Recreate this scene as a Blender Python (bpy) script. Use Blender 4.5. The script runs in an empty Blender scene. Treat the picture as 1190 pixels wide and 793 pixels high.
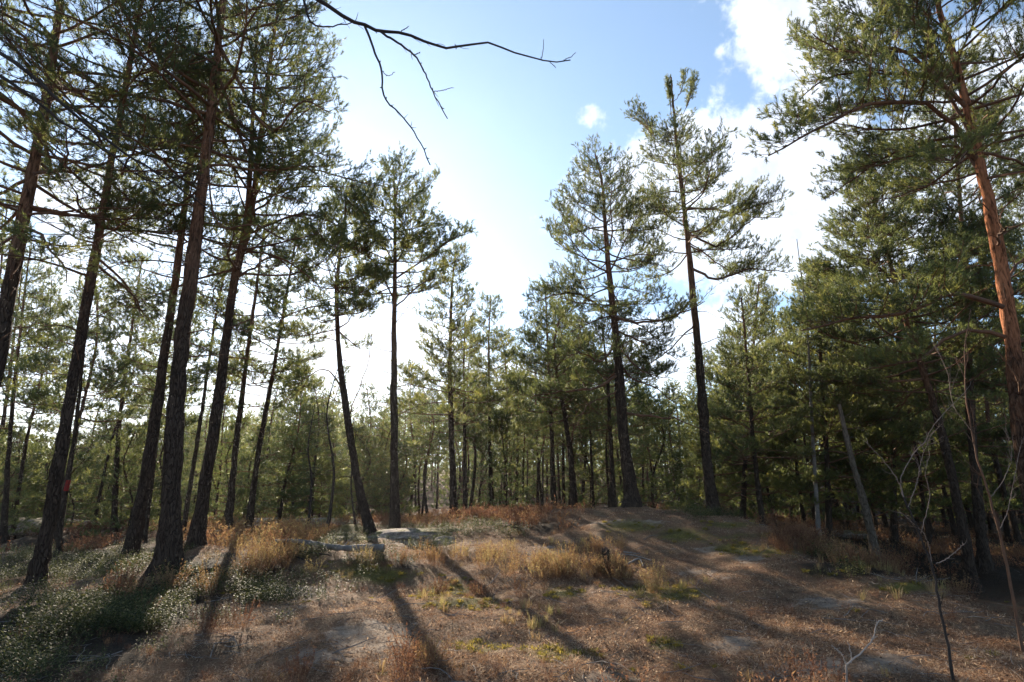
import bpy, math, random
import numpy as np
from mathutils import Vector

# ------------------------------------------------------------------ camera, world, sun
SC = bpy.context.scene
COL = SC.collection
PI = math.pi
FPX, CX, CY, TILT, EYE = 680.0, 595.0, 396.5, math.radians(15.0), 1.6
CT, ST = math.cos(TILT), math.sin(TILT)

cam_d = bpy.data.cameras.new('camera')
cam = bpy.data.objects.new('camera', cam_d)
COL.objects.link(cam)
cam.location = (0, 0, EYE)
cam.rotation_euler = (PI / 2 + TILT, 0, 0)
cam_d.sensor_width = 36
cam_d.lens = FPX / 1190 * 36
cam_d.clip_start = 0.05
cam_d.clip_end = 6000
SC.camera = cam

SUN_EL, SUN_AZ = math.radians(20.5), math.radians(-21.0)   # azimuth from +Y towards +X
SUN_STR, SKY_STR, EXPOSURE = 5.0, 0.088, 1.24
CLOUD_STR = 5.6
HAZE = 0.00025

SC.view_settings.view_transform = 'Standard'
SC.view_settings.look = 'None'
SC.view_settings.gamma = 1
SC.view_settings.exposure = EXPOSURE
SC.view_settings.use_curve_mapping = False
SC.render.engine = 'CYCLES'
SC.cycles.max_bounces = 6
SC.cycles.diffuse_bounces = 3
SC.cycles.glossy_bounces = 2
SC.cycles.transmission_bounces = 3
SC.cycles.transparent_max_bounces = 4
SC.cycles.use_denoising = True
SC.cycles.denoiser = 'OPENIMAGEDENOISE'
SC.cycles.denoising_input_passes = 'RGB_ALBEDO_NORMAL'

sun_d = bpy.data.lights.new('sun', 'SUN')
sun_d.energy = SUN_STR
sun_d.angle = math.radians(0.5)
sun_d.color = (1.0, 0.87, 0.69)
sun = bpy.data.objects.new('sun', sun_d)
COL.objects.link(sun)
SUN_DIR = Vector((math.sin(SUN_AZ) * math.cos(SUN_EL), math.cos(SUN_AZ) * math.cos(SUN_EL), math.sin(SUN_EL)))
sun.rotation_euler = SUN_DIR.to_track_quat('Z', 'Y').to_euler()
sun.location = (0, 0, 30)


def ray(u, v):
    cx, cy = (u - CX) / FPX, (CY - v) / FPX
    return np.array([cx, CT - cy * ST, ST + cy * CT])


def P(u, v, Y):
    d = ray(u, v)
    return np.array([0, 0, EYE]) + d * (Y / d[1])


class NT:
    """tiny node-tree helper"""
    def __init__(s, tree):
        s.t = tree
        tree.nodes.clear()

    def n(s, typ, **kw):
        nd = s.t.nodes.new(typ)
        for k, v in kw.items():
            if k.startswith('i_'):
                nd.inputs[k[2:].replace('_', ' ')].default_value = v
            else:
                setattr(nd, k, v)
        return nd

    def l(s, a, b):
        s.t.links.new(a, b)

    def math(s, op, a, b=None, clamp=False):
        nd = s.t.nodes.new('ShaderNodeMath')
        nd.operation = op
        nd.use_clamp = clamp
        for i, x in enumerate((a, b)):
            if x is None:
                continue
            if isinstance(x, (int, float)):
                nd.inputs[i].default_value = x
            else:
                s.l(x, nd.inputs[i])
        return nd.outputs[0]

    def ramp(s, fac, stops, interp='LINEAR'):
        nd = s.t.nodes.new('ShaderNodeValToRGB')
        cr = nd.color_ramp
        cr.interpolation = interp
        while len(cr.elements) < len(stops):
            cr.elements.new(0.5)
        for e, (p, c) in zip(cr.elements, stops):
            e.position = p
            e.color = c if len(c) == 4 else (*c, 1)
        s.l(fac, nd.inputs[0])
        return nd.outputs[0]

    def mix(s, fac, a, b):
        nd = s.t.nodes.new('ShaderNodeMix')
        nd.data_type = 'RGBA'
        if isinstance(fac, (int, float)):
            nd.inputs[0].default_value = fac
        else:
            s.l(fac, nd.inputs[0])
        for i, x in ((6, a), (7, b)):
            if isinstance(x, tuple):
                nd.inputs[i].default_value = x if len(x) == 4 else (*x, 1)
            else:
                s.l(x, nd.inputs[i])
        return nd.outputs[2]

    def noise(s, vec, scale, detail=4, rough=0.55, dist=0.0):
        nd = s.t.nodes.new('ShaderNodeTexNoise')
        nd.inputs['Scale'].default_value = scale
        nd.inputs['Detail'].default_value = detail
        nd.inputs['Roughness'].default_value = rough
        nd.inputs['Distortion'].default_value = dist
        if vec is not None:
            s.l(vec, nd.inputs['Vector'])
        return nd.outputs['Fac']


world = bpy.data.worlds.new('World')
SC.world = world
world.use_nodes = True
W = NT(world.node_tree)
tc = W.n('ShaderNodeTexCoord')
sky = W.n('ShaderNodeTexSky', sky_type='NISHITA', sun_disc=False)
sky.sun_elevation = SUN_EL
sky.sun_rotation = SUN_AZ
sky.altitude = 80
sky.air_density = 1.0
sky.dust_density = 0.1
sky.ozone_density = 2.5
DIRV = tc.outputs['Generated']
n1 = W.noise(DIRV, 5.0, 8, 0.62, 0.25)
n2 = W.noise(DIRV, 17.0, 6, 0.6, 0.1)
n3 = W.noise(DIRV, 42.0, 4, 0.6, 0.3)
nn = W.math('ADD', W.math('MULTIPLY', W.math('SUBTRACT', n3, 0.5), 1.2), W.math('ADD', W.math('MULTIPLY', W.math('SUBTRACT', n1, 0.5), 3.0), W.math('MULTIPLY', W.math('SUBTRACT', n2, 0.5), 1.3)))


def blob(u, v, ru, rv, rot=0.0, off=0.0):
    """soft elliptical bank of cloud around the sky direction seen at (u, v); radii in radians*680"""
    d = Vector(ray(u, v)).normalized()
    r = d.cross(Vector((0, 0, 1))).normalized()
    t = r.cross(d).normalized()
    c, s_ = math.cos(rot), math.sin(rot)
    a = (r * c + t * s_) / (ru / FPX)
    b = (t * c - r * s_) / (rv / FPX)
    outs = []
    for ax in (a, b):
        q = W.n('ShaderNodeVectorMath', operation='DOT_PRODUCT')
        W.l(DIRV, q.inputs[0])
        q.inputs[1].default_value = ax
        outs.append(W.math('POWER', W.math('ABSOLUTE', q.outputs['Value']), 2.0))
    f = W.n('ShaderNodeVectorMath', operation='DOT_PRODUCT')
    W.l(DIRV, f.inputs[0])
    f.inputs[1].default_value = d
    front = W.math('GREATER_THAN', f.outputs['Value'], 0.2)
    val = W.math('SUBTRACT', 1.0 - off, W.math('SQRT', W.math('ADD', outs[0], outs[1])))
    val = W.math('MAXIMUM', val, -1.2)
    # behind: -1.2
    return W.math('SUBTRACT', W.math('MULTIPLY', W.math('ADD', val, 1.2), front), 1.2)


blobs = [blob(872, 208, 165, 100, 0.1), blob(935, 25, 105, 90, 0.7), blob(985, 260, 120, 70), blob(690, 134, 46, 26, -0.3, 0.48),
         blob(836, 60, 26, 30, 0, 0.46), blob(900, 305, 120, 50), blob(800, 400, 130, 60), blob(1150, 150, 110, 90),
         blob(60, 430, 300, 110), blob(400, 440, 250, 90), blob(600, 460, 150, 50), blob(130, 250, 70, 40)]
m = blobs[0]
for b in blobs[1:]:
    m = W.math('MAXIMUM', m, b)
# scattered clouds over the rest of the sky (outside the photograph's frame)
cl = W.math('ADD', W.math('MULTIPLY', m, 1.7), nn)
sepd = W.n('ShaderNodeSeparateXYZ')
W.l(DIRV, sepd.inputs[0])
back = W.math('MULTIPLY', W.math('LESS_THAN', sepd.outputs[1], 0.25), W.math('ADD', nn, -0.75))
cl = W.math('MAXIMUM', cl, back)
dens = W.n('ShaderNodeMapRange', interpolation_type='SMOOTHSTEP')
W.l(cl, dens.inputs[0])
dens.inputs[1].default_value = -0.02
dens.inputs[2].default_value = 0.62
cshade = W.math('ADD', 0.30, W.math('MULTIPLY', n2, 1.15))
ccol = W.n('ShaderNodeVectorMath', operation='SCALE')
ccol.inputs[0].default_value = (0.95, 0.97, 1.0)
W.l(W.math('MULTIPLY', cshade, CLOUD_STR), ccol.inputs['Scale'])
cadd = W.n('ShaderNodeVectorMath', operation='ADD')
W.l(ccol.outputs[0], cadd.inputs[0])
half = W.n('ShaderNodeVectorMath', operation='SCALE')
W.l(sky.outputs[0], half.inputs[0])
half.inputs['Scale'].default_value = 0.5
W.l(half.outputs[0], cadd.inputs[1])
# thin bright veil of high cloud round the sun
sd = W.n('ShaderNodeVectorMath', operation='DOT_PRODUCT')
W.l(DIRV, sd.inputs[0])
sd.inputs[1].default_value = SUN_DIR
veil = W.math('MULTIPLY', W.math('POWER', W.math('MAXIMUM', sd.outputs['Value'], 0.0), 15.0), 2.0)
veil = W.math('MULTIPLY', veil, W.math('ADD', 0.7, W.math('MULTIPLY', n1, 0.6)))
vcol = W.n('ShaderNodeVectorMath', operation='SCALE')
vcol.inputs[0].default_value = (1.0, 0.97, 0.92)
W.l(veil, vcol.inputs['Scale'])
skyv = W.n('ShaderNodeVectorMath', operation='ADD')
W.l(sky.outputs[0], skyv.inputs[0])
W.l(vcol.outputs[0], skyv.inputs[1])
thin = W.n('ShaderNodeVectorMath', operation='ADD')      # pale layer added to the sky, weighted sunward to deepen shadows
W.l(skyv.outputs[0], thin.inputs[0])
thv = W.n('ShaderNodeVectorMath', operation='SCALE')
thv.inputs[0].default_value = (0.95, 1.30, 1.60)
W.l(W.math('POWER', W.math('ADD', 0.5, W.math('MULTIPLY', sd.outputs['Value'], 0.5)), 2.2), thv.inputs['Scale'])
W.l(thv.outputs[0], thin.inputs[1])
final = W.mix(dens.outputs[0], thin.outputs[0], cadd.outputs[0])
bg = W.n('ShaderNodeBackground', i_Strength=SKY_STR)
W.l(final, bg.inputs[0])
wo = W.n('ShaderNodeOutputWorld')
W.l(bg.outputs[0], wo.inputs[0])

# ------------------------------------------------------------------ numpy noise


def _h(ix, iy, seed):
    n = (ix.astype(np.int64) * 374761393 + iy.astype(np.int64) * 668265263 + seed * 1442695041) & 0x7fffffff
    n = ((n ^ (n >> 13)) * 1274126177) & 0x7fffffff
    n = (n ^ (n >> 16)) & 0xffff
    return n / 65535.0


def vnoise(x, y, seed=0):
    x = np.asarray(x, float)
    y = np.asarray(y, float)
    ix, iy = np.floor(x), np.floor(y)
    fx, fy = x - ix, y - iy
    fx = fx * fx * (3 - 2 * fx)
    fy = fy * fy * (3 - 2 * fy)
    a, b = _h(ix, iy, seed), _h(ix + 1, iy, seed)
    c, d = _h(ix, iy + 1, seed), _h(ix + 1, iy + 1, seed)
    return (a * (1 - fx) + b * fx) * (1 - fy) + (c * (1 - fx) + d * fx) * fy - 0.5


def fbm(x, y, seed=0, oct=4):
    s, a = 0, 1.0
    for k in range(oct):
        s = s + a * vnoise(x * 2 ** k, y * 2 ** k, seed + k * 7)
        a *= 0.5
    return s


# ------------------------------------------------------------------ terrain
CTRL = [(60, 793, 5.6), (300, 793, 5.7), (595, 793, 5.3), (850, 793, 5.3), (1050, 793, 5.0), (1190, 780, 5.2), (-150, 760, 6),
        (1350, 800, 5), (595, 700, 8.4), (400, 700, 8.6), (250, 700, 8.6), (750, 690, 8.6), (900, 690, 8.2), (595, 650, 11.6), (440, 655, 11.4),
        (700, 640, 11.4), (830, 640, 11.0), (650, 598, 15.0), (735, 597, 15.6), (560, 606, 16.5), (830, 603, 15.6), (900, 618, 13.2), (950, 640, 11.4),
        (1030, 668, 9.8), (1100, 695, 8.5), (1190, 732, 7.2), (1300, 790, 6.5),
        (905, 645, 15.6), (960, 676, 13.6), (1035, 712, 11.9), (1105, 742, 10.6), (1195, 775, 9.2), (850, 618, 18.0), (760, 606, 19.0),
        (1020, 655, 17.5), (1125, 671, 15.5), (1190, 670, 15), (1300, 690, 14), (900, 607, 25), (1000, 622, 25), (1150, 640, 22),
        (459, 622, 17), (427, 624, 16), (380, 632, 13.5), (228, 642, 12), (197, 668, 10), (155, 648, 13), (40, 690, 9.7), (-80, 690, 9.5),
        (0, 606, 38), (0, 640, 19), (130, 618, 24), (265, 620, 20), (300, 618, 21), (370, 612, 28), (500, 602, 30), (600, 598, 30),
        (720, 597, 32), (840, 600, 34), (1000, 604, 45), (1200, 612, 40), (300, 596, 55), (-200, 610, 40), (600, 590, 60), (1400, 620, 40)]
pts, zs = [], []
for u, v, Y in CTRL:
    p = P(u, v, Y)
    pts.append(p[:2])
    zs.append(p[2])
for a in range(0, 360, 20):
    pts.append((90 * math.sin(math.radians(a)), 90 * math.cos(math.radians(a))))
    zs.append(0.3)
for q in ((0, -3), (-6, -2), (6, -2), (0, -20), (-20, -15), (20, -15), (-20, 3), (20, 3), (0, 1.2), (-4, 2), (4, 2)):
    pts.append(q)
    zs.append(0.02 if abs(q[0]) < 5 else -0.15)
pts, zs = np.array(pts), np.array(zs)


def _tk(r2):
    return 0.5 * r2 * np.log(r2 + 1e-9)


n_ = len(pts)
A = np.zeros((n_ + 3, n_ + 3))
d2 = ((pts[:, None] - pts[None]) ** 2).sum(-1)
A[:n_, :n_] = _tk(d2) + np.eye(n_) * 0.35
A[:n_, n_] = 1
A[:n_, n_ + 1:] = pts
A[n_:, :n_] = A[:n_, n_:].T
TPSW = np.linalg.solve(A, np.concatenate([zs, [0, 0, 0]]))


FEET = [(P(u_, v_, D_)[0], D_) for u_, v_, D_ in ((38, 694, 9.8), (150, 650, 12.6), (195, 672, 10), (226, 646, 12), (430, 626, 16), (459, 624, 17), (736, 601, 15.2), (831, 607, 15.8), (1128, 674, 15), (1148, 676, 15.6), (528, 604, 19))]


def ground_z(x, y):
    x = np.asarray(x, float)
    y = np.asarray(y, float)
    sh = x.shape
    x, y = x.ravel(), y.ravel()
    r = np.hypot(x, y)
    k = np.minimum(1, 88 / np.maximum(r, 1e-6))
    xx, yy = x * k, y * k
    out = np.empty(len(x))
    for i in range(0, len(x), 20000):
        a, b = xx[i:i + 20000], yy[i:i + 20000]
        r2 = (a[:, None] - pts[None, :, 0]) ** 2 + (b[:, None] - pts[None, :, 1]) ** 2
        out[i:i + 20000] = _tk(r2) @ TPSW[:n_] + TPSW[n_] + TPSW[n_ + 1] * a + TPSW[n_ + 2] * b
    out += 0.16 * fbm(x / 1.9 + 5, y / 1.9, 3, 3) * np.clip(r / 9, 0.5, 2.2)
    out += 0.09 * fbm(x / 0.6, y / 0.6, 11, 4)
    out += 0.5 * fbm(x / 17 + 3, y / 17, 31, 2) * np.clip((r - 24) / 20, 0, 1)
    for (a, b_) in FEET:
        out += 0.10 * np.exp(-((x - a) ** 2 + (y - b_) ** 2) / 0.35 ** 2)
    q = np.clip((r - 55) / 45, 0, 1)
    out += 4.5 * q * q * (3 - 2 * q) * (y > 0) + 0.06 * np.maximum(r - 100, 0) * np.clip((r - 100) / 100, 0, 1) * np.clip(1.6 - r / 400, 0, 1)
    return out.reshape(sh)


def gz(x, y):
    return float(ground_z(np.array([x]), np.array([y]))[0])


def pix(x, y, z):
    """where a world point lands in the 1190 px photograph"""
    dz = z - EYE
    f = y * CT + dz * ST
    up = -y * ST + dz * CT
    f = np.maximum(f, 1e-3)
    return CX + FPX * x / f, CY - FPX * up / f


# ------------------------------------------------------------------ mesh building


class Geo:
    def __init__(s):
        s.v, s.f3, s.f4, s.m3, s.m4, s.a = [], [], [], [], [], []
        s.n = 0

    def add(s, V, F, mat=0, attr=None):
        V = np.asarray(V, np.float32).reshape(-1, 3)
        F = np.asarray(F, np.int64)
        if F.shape[1] == 3:
            s.f3.append(F + s.n)
            s.m3.append(np.full(len(F), mat, np.int32))
        else:
            s.f4.append(F + s.n)
            s.m4.append(np.full(len(F), mat, np.int32))
        s.v.append(V)
        s.a.append(np.zeros(len(V), np.float32) if attr is None else np.asarray(attr, np.float32))
        s.n += len(V)

    def mesh(s, name, mats, smooth=False, attr=False):
        me = bpy.data.meshes.new(name)
        if not s.v:
            return me
        V = np.concatenate(s.v)
        me.vertices.add(len(V))
        me.vertices.foreach_set('co', V.ravel())
        li, st, tot, mi, o = [], [], [], [], 0
        for FF, MM, k in ((s.f3, s.m3, 3), (s.f4, s.m4, 4)):
            if FF:
                F = np.concatenate(FF)
                li.append(F.ravel())
                st.append(o + np.arange(len(F)) * k)
                tot.append(np.full(len(F), k))
                mi.append(np.concatenate(MM))
                o += F.size
        li, st, mi = np.concatenate(li), np.concatenate(st), np.concatenate(mi)
        me.loops.add(len(li))
        me.loops.foreach_set('vertex_index', li.astype(np.int32))
        me.polygons.add(len(st))
        me.polygons.foreach_set('loop_start', st.astype(np.int32))
        me.polygons.foreach_set('loop_total', np.concatenate(tot).astype(np.int32))
        for m_ in mats:
            me.materials.append(m_)
        me.polygons.foreach_set('material_index', mi)
        me.polygons.foreach_set('use_smooth', np.full(len(st), smooth))
        if attr:
            at = me.attributes.new('tint', 'FLOAT', 'POINT')
            at.data.foreach_set('value', np.concatenate(s.a))
        me.update(calc_edges=True)
        return me


def link(name, me, parent=None, loc=None):
    o = bpy.data.objects.new(name, me)
    COL.objects.link(o)
    if parent:
        o.parent = parent
    if loc is not None:
        o.location = loc
    return o


def tag(o, label=None, cat=None, group=None, kind=None):
    if label:
        o['label'] = label
    if cat:
        o['category'] = cat
    if group:
        o['group'] = group
    if kind:
        o['kind'] = kind
    return o


def thing(name, loc, label, cat, group=None):
    o = bpy.data.objects.new(name, None)
    COL.objects.link(o)
    o.location = loc
    o.empty_display_size = 0.2
    return tag(o, label, cat, group)


def norm(a):
    return a / np.maximum(np.linalg.norm(a, axis=-1, keepdims=True), 1e-9)


def tubes(P_, R_, s=5):
    """P_ (n,k,3) centre lines, R_ (n,k) radii -> verts, quads"""
    P_ = np.asarray(P_, float)
    R_ = np.asarray(R_, float)
    n, k, _ = P_.shape
    T = np.gradient(P_, axis=1) if k > 2 else np.repeat(P_[:, 1:] - P_[:, :1], 2, axis=1)
    T = norm(T)
    ref = np.zeros((n, 1, 3))
    main = norm(P_[:, -1] - P_[:, 0])
    ref[:, 0] = np.where(np.abs(main[:, 2:3]) > 0.8, np.array([[1.0, 0, 0]]), np.array([[0, 0, 1.0]]))
    U = norm(np.cross(T, ref))
    V = np.cross(T, U)
    a = np.arange(s) / s * 2 * PI
    ring = P_[:, :, None] + R_[:, :, None, None] * (np.cos(a)[None, None, :, None] * U[:, :, None] + np.sin(a)[None, None, :, None] * V[:, :, None])
    base = (np.arange(n) * k * s)[:, None, None]
    i = (np.arange(k - 1) * s)[None, :, None]
    j = np.arange(s)[None, None, :]
    j2 = (j + 1) % s
    q = np.stack([base + i + j, base + i + j2, base + i + s + j2, base + i + s + j], -1).reshape(-1, 4)
    return ring.reshape(-1, 3), q


def smooth_path(pts_, n):
    """Catmull-Rom resample"""
    p = np.asarray(pts_, float)
    p = np.vstack([2 * p[0] - p[1], p, 2 * p[-1] - p[-2]])
    seg = len(p) - 3
    t = np.linspace(0, seg - 1e-6, n)
    i = t.astype(int)
    f = (t - i)[:, None]
    a, b, c, d = p[i], p[i + 1], p[i + 2], p[i + 3]
    return 0.5 * ((2 * b) + (-a + c) * f + (2 * a - 5 * b + 4 * c - d) * f ** 2 + (-a + 3 * b - 3 * c + d) * f ** 3)


# ------------------------------------------------------------------ materials


def newmat(name):
    m_ = bpy.data.materials.new(name)
    m_.use_nodes = True
    return m_, NT(m_.node_tree)


def bark_material(name, lo, hi, z0, z1, light=1.0):
    m_, T = newmat(name)
    t = T.n('ShaderNodeTexCoord')
    mp = T.n('ShaderNodeMapping')
    mp.inputs['Scale'].default_value = (1, 1, 0.2)
    T.l(t.outputs['Object'], mp.inputs[0])
    vo = T.n('ShaderNodeTexVoronoi', feature='DISTANCE_TO_EDGE')
    vo.inputs['Scale'].default_value = 22
    nz = T.n('ShaderNodeTexNoise')
    nz.inputs['Scale'].default_value = 9
    T.l(mp.outputs[0], nz.inputs['Vector'])
    av = T.n('ShaderNodeVectorMath', operation='MULTIPLY_ADD')
    T.l(nz.outputs['Color'], av.inputs[0])
    av.inputs[1].default_value = (0.26, 0.26, 0.16)
    T.l(mp.outputs[0], av.inputs[2])
    T.l(av.outputs[0], vo.inputs['Vector'])
    crack = T.ramp(vo.outputs['Distance'], [(0.0, (0, 0, 0)), (0.11, (1, 1, 1))])
    fine = T.noise(mp.outputs[0], 45, 5, 0.65)
    big = T.noise(t.outputs['Object'], 1.6, 3)
    plate = T.ramp(fine, [(0.3, tuple(0.62 * c for c in lo)), (0.7, tuple(1.3 * c for c in lo))])
    low = T.mix(crack, tuple(0.5 * c for c in lo), plate)
    fl_ = T.noise(mp.outputs[0], 13, 4, 0.7, 1.0)
    up = T.ramp(T.math('ADD', T.math('MULTIPLY', fine, 0.4), T.math('MULTIPLY', fl_, 0.6)), [(0.41, tuple(0.28 * c for c in hi)), (0.49, hi), (0.58, tuple(min(1, 1.6 * c) for c in hi))])
    sp = T.n('ShaderNodeSeparateXYZ')
    T.l(t.outputs['Object'], sp.inputs[0])
    hz = T.math('ADD', sp.outputs[2], T.math('MULTIPLY', T.math('SUBTRACT', big, 0.5), 3.0))
    mr = T.n('ShaderNodeMapRange', interpolation_type='SMOOTHSTEP')
    T.l(hz, mr.inputs[0])
    mr.inputs[1].default_value = z0
    mr.inputs[2].default_value = z1
    colr = T.mix(mr.outputs[0], low, up)
    hgt = T.math('ADD', T.math('MULTIPLY', crack, T.math('SUBTRACT', 1.15, mr.outputs[0])), T.math('MULTIPLY', fine, 0.7))
    bp = T.n('ShaderNodeBump', i_Strength=0.9, i_Distance=0.03)
    T.l(hgt, bp.inputs['Height'])
    b = T.n('ShaderNodeBsdfPrincipled', i_Roughness=0.95)
    b.inputs['Specular IOR Level'].default_value = 0.05
    T.l(colr, b.inputs['Base Color'])
    T.l(bp.outputs[0], b.inputs['Normal'])
    o = T.n('ShaderNodeOutputMaterial')
    T.l(b.outputs[0], o.inputs[0])
    return m_


BARK = bark_material('pine_bark', (0.085, 0.062, 0.047), (0.20, 0.105, 0.062), 3.5, 7.5)
BARK_RED = bark_material('reddish_pine_bark', (0.085, 0.060, 0.045), (0.21, 0.105, 0.062), 3.2, 7.5)
BARK_ORANGE = bark_material('orange_pine_bark', (0.10, 0.062, 0.043), (0.34, 0.14, 0.07), 2.8, 6.0)
BARK_GREY = bark_material('dead_wood_bark', (0.21, 0.165, 0.125), (0.24, 0.19, 0.15), 2, 5)


def simple(name, c0, c1, scale=20, rough=0.85, spec=0.2, bump=0.3, tint=False):
    m_, T = newmat(name)
    t = T.n('ShaderNodeTexCoord')
    f = T.noise(t.outputs['Object'], scale, 5, 0.6)
    if tint:
        at = T.n('ShaderNodeAttribute', attribute_name='tint')
        f = T.math('ADD', T.math('MULTIPLY', f, 0.4), T.math('MULTIPLY', at.outputs['Fac'], 0.8), clamp=True)
    c = T.ramp(f, [(0.3, c0), (0.75, c1)])
    b = T.n('ShaderNodeBsdfPrincipled', i_Roughness=rough)
    b.inputs['Specular IOR Level'].default_value = spec
    T.l(c, b.inputs['Base Color'])
    if bump:
        bp = T.n('ShaderNodeBump', i_Strength=bump, i_Distance=0.02)
        T.l(f, bp.inputs['Height'])
        T.l(bp.outputs[0], b.inputs['Normal'])
    o = T.n('ShaderNodeOutputMaterial')
    T.l(b.outputs[0], o.inputs[0])
    return m_


TWIG = simple('twig_bark', (0.07, 0.05, 0.04), (0.16, 0.10, 0.07), 12)
LIMB = simple('limb_bark', (0.09, 0.06, 0.045), (0.27, 0.13, 0.07), 5)
DARKTWIG = simple('dark_twig', (0.035, 0.028, 0.024), (0.08, 0.06, 0.05), 12)
PALETWIG = simple('pale_twig', (0.20, 0.14, 0.11), (0.36, 0.27, 0.22), 9)
GREYWOOD = simple('weathered_wood', (0.13, 0.11, 0.095), (0.31, 0.27, 0.24), 9, bump=0.6)


def leafy(name, stops, trans=0.35, rough=0.45, spec=0.3, objvar=0.25):
    m_, T = newmat(name)
    at = T.n('ShaderNodeAttribute', attribute_name='tint')
    oi = T.n('ShaderNodeObjectInfo')
    f = T.math('ADD', T.math('MULTIPLY', at.outputs['Fac'], 1.0 - objvar), T.math('MULTIPLY', oi.outputs['Random'], objvar), clamp=True)
    c = T.ramp(f, stops)
    b = T.n('ShaderNodeBsdfPrincipled', i_Roughness=rough)
    b.inputs['Specular IOR Level'].default_value = spec
    T.l(c, b.inputs['Base Color'])
    tr = T.n('ShaderNodeBsdfTranslucent')
    hs = T.n('ShaderNodeHueSaturation', i_Saturation=1.08, i_Value=3.1)
    T.l(c, hs.inputs['Color'])
    T.l(hs.outputs[0], tr.inputs[0])
    mx = T.n('ShaderNodeMixShader')
    mx.inputs[0].default_value = trans
    T.l(b.outputs[0], mx.inputs[1])
    T.l(tr.outputs[0], mx.inputs[2])
    o = T.n('ShaderNodeOutputMaterial')
    T.l(mx.outputs[0], o.inputs[0])
    return m_


NEEDLE = leafy('pine_needles', [(0.0, (0.034, 0.044, 0.022)), (0.5, (0.080, 0.090, 0.032)), (1.0, (0.18, 0.165, 0.048))], 0.48)
HEATH = leafy('heather_sprigs', [(0.0, (0.07, 0.035, 0.025)), (0.4, (0.16, 0.085, 0.052)), (0.75, (0.24, 0.155, 0.075)), (1.0, (0.30, 0.24, 0.11))], 0.25, 0.7, 0.1, 0)
LINGON = leafy('lingonberry_leaves', [(0.0, (0.020, 0.024, 0.010)), (0.5, (0.052, 0.060, 0.021)), (1.0, (0.17, 0.16, 0.065))], 0.22, 0.6, 0.12, 0)
STRAW = leafy('dry_grass_blades', [(0.0, (0.16, 0.10, 0.055)), (0.5, (0.27, 0.195, 0.10)), (1.0, (0.24, 0.21, 0.085))], 0.3, 0.6, 0.2, 0)
LITTER = leafy('needle_litter', [(0.0, (0.06, 0.033, 0.022)), (0.45, (0.22, 0.125, 0.075)), (0.8, (0.36, 0.25, 0.16)), (1.0, (0.50, 0.38, 0.27))], 0.25, 0.8, 0.08, 0)
MOSSM = leafy('moss_blades', [(0.0, (0.09, 0.075, 0.025)), (0.5, (0.17, 0.14, 0.04)), (1.0, (0.26, 0.20, 0.055))], 0.3, 0.8, 0.1, 0)

# ground
GROUND, T = newmat('forest_floor')
t = T.n('ShaderNodeTexCoord')
ob = t.outputs['Object']
am = T.n('ShaderNodeAttribute', attribute_name='moss')
ar = T.n('ShaderNodeAttribute', attribute_name='rock')
ad = T.n('ShaderNodeAttribute', attribute_name='dark')
f1 = T.noise(ob, 38, 6, 0.7)
f2 = T.noise(ob, 6, 5, 0.6)
f3 = T.noise(ob, 140, 3, 0.7)
f4 = T.noise(ob, 1.3, 4, 0.6)
lit = T.ramp(T.math('ADD', T.math('MULTIPLY', f1, 0.6), T.math('MULTIPLY', f3, 0.4)),
             [(0.38, (0.05, 0.030, 0.021)), (0.46, (0.17, 0.10, 0.058)), (0.54, (0.33, 0.205, 0.115)), (0.64, (0.50, 0.36, 0.225))])
litr = T.mix(T.ramp(f2, [(0.42, (0, 0, 0)), (0.6, (1, 1, 1))]), lit, T.mix(0.6, lit, (0.20, 0.092, 0.052)))
rock = T.ramp(T.math('ADD', T.math('MULTIPLY', f1, 0.5), T.math('MULTIPLY', f2, 0.5)), [(0.35, (0.12, 0.085, 0.06)), (0.5, (0.32, 0.235, 0.17)), (0.65, (0.50, 0.39, 0.30))])
moss = T.ramp(T.math('ADD', T.math('MULTIPLY', f1, 0.6), T.math('MULTIPLY', f2, 0.4)), [(0.35, (0.055, 0.05, 0.015)), (0.5, (0.17, 0.14, 0.035)), (0.65, (0.29, 0.23, 0.06))])
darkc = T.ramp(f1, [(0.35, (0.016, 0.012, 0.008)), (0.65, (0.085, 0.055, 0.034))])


def soft(att, noise_, k, lo_, hi_):
    x = T.math('ADD', att, T.math('MULTIPLY', T.math('SUBTRACT', noise_, 0.5), k))
    r_ = T.n('ShaderNodeMapRange', interpolation_type='SMOOTHSTEP')
    T.l(x, r_.inputs[0])
    r_.inputs[1].default_value = lo_
    r_.inputs[2].default_value = hi_
    return r_.outputs[0]


c = T.mix(soft(ar.outputs['Fac'], f2, 1.6, 0.42, 0.7), litr, rock)
c = T.mix(soft(am.outputs['Fac'], f1, 1.8, 0.4, 0.75), c, moss)
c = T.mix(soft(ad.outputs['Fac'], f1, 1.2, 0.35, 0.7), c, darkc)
b = T.n('ShaderNodeBsdfPrincipled', i_Roughness=0.9)
b.inputs['Specular IOR Level'].default_value = 0.15
T.l(c, b.inputs['Base Color'])
bp = T.n('ShaderNodeBump', i_Strength=1.0, i_Distance=0.045)
T.l(T.math('ADD', f1, T.math('ADD', T.math('MULTIPLY', f3, 0.35), T.math('MULTIPLY', f2, 0.8))), bp.inputs['Height'])
T.l(bp.outputs[0], b.inputs['Normal'])
o = T.n('ShaderNodeOutputMaterial')
T.l(b.outputs[0], o.inputs[0])

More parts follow.
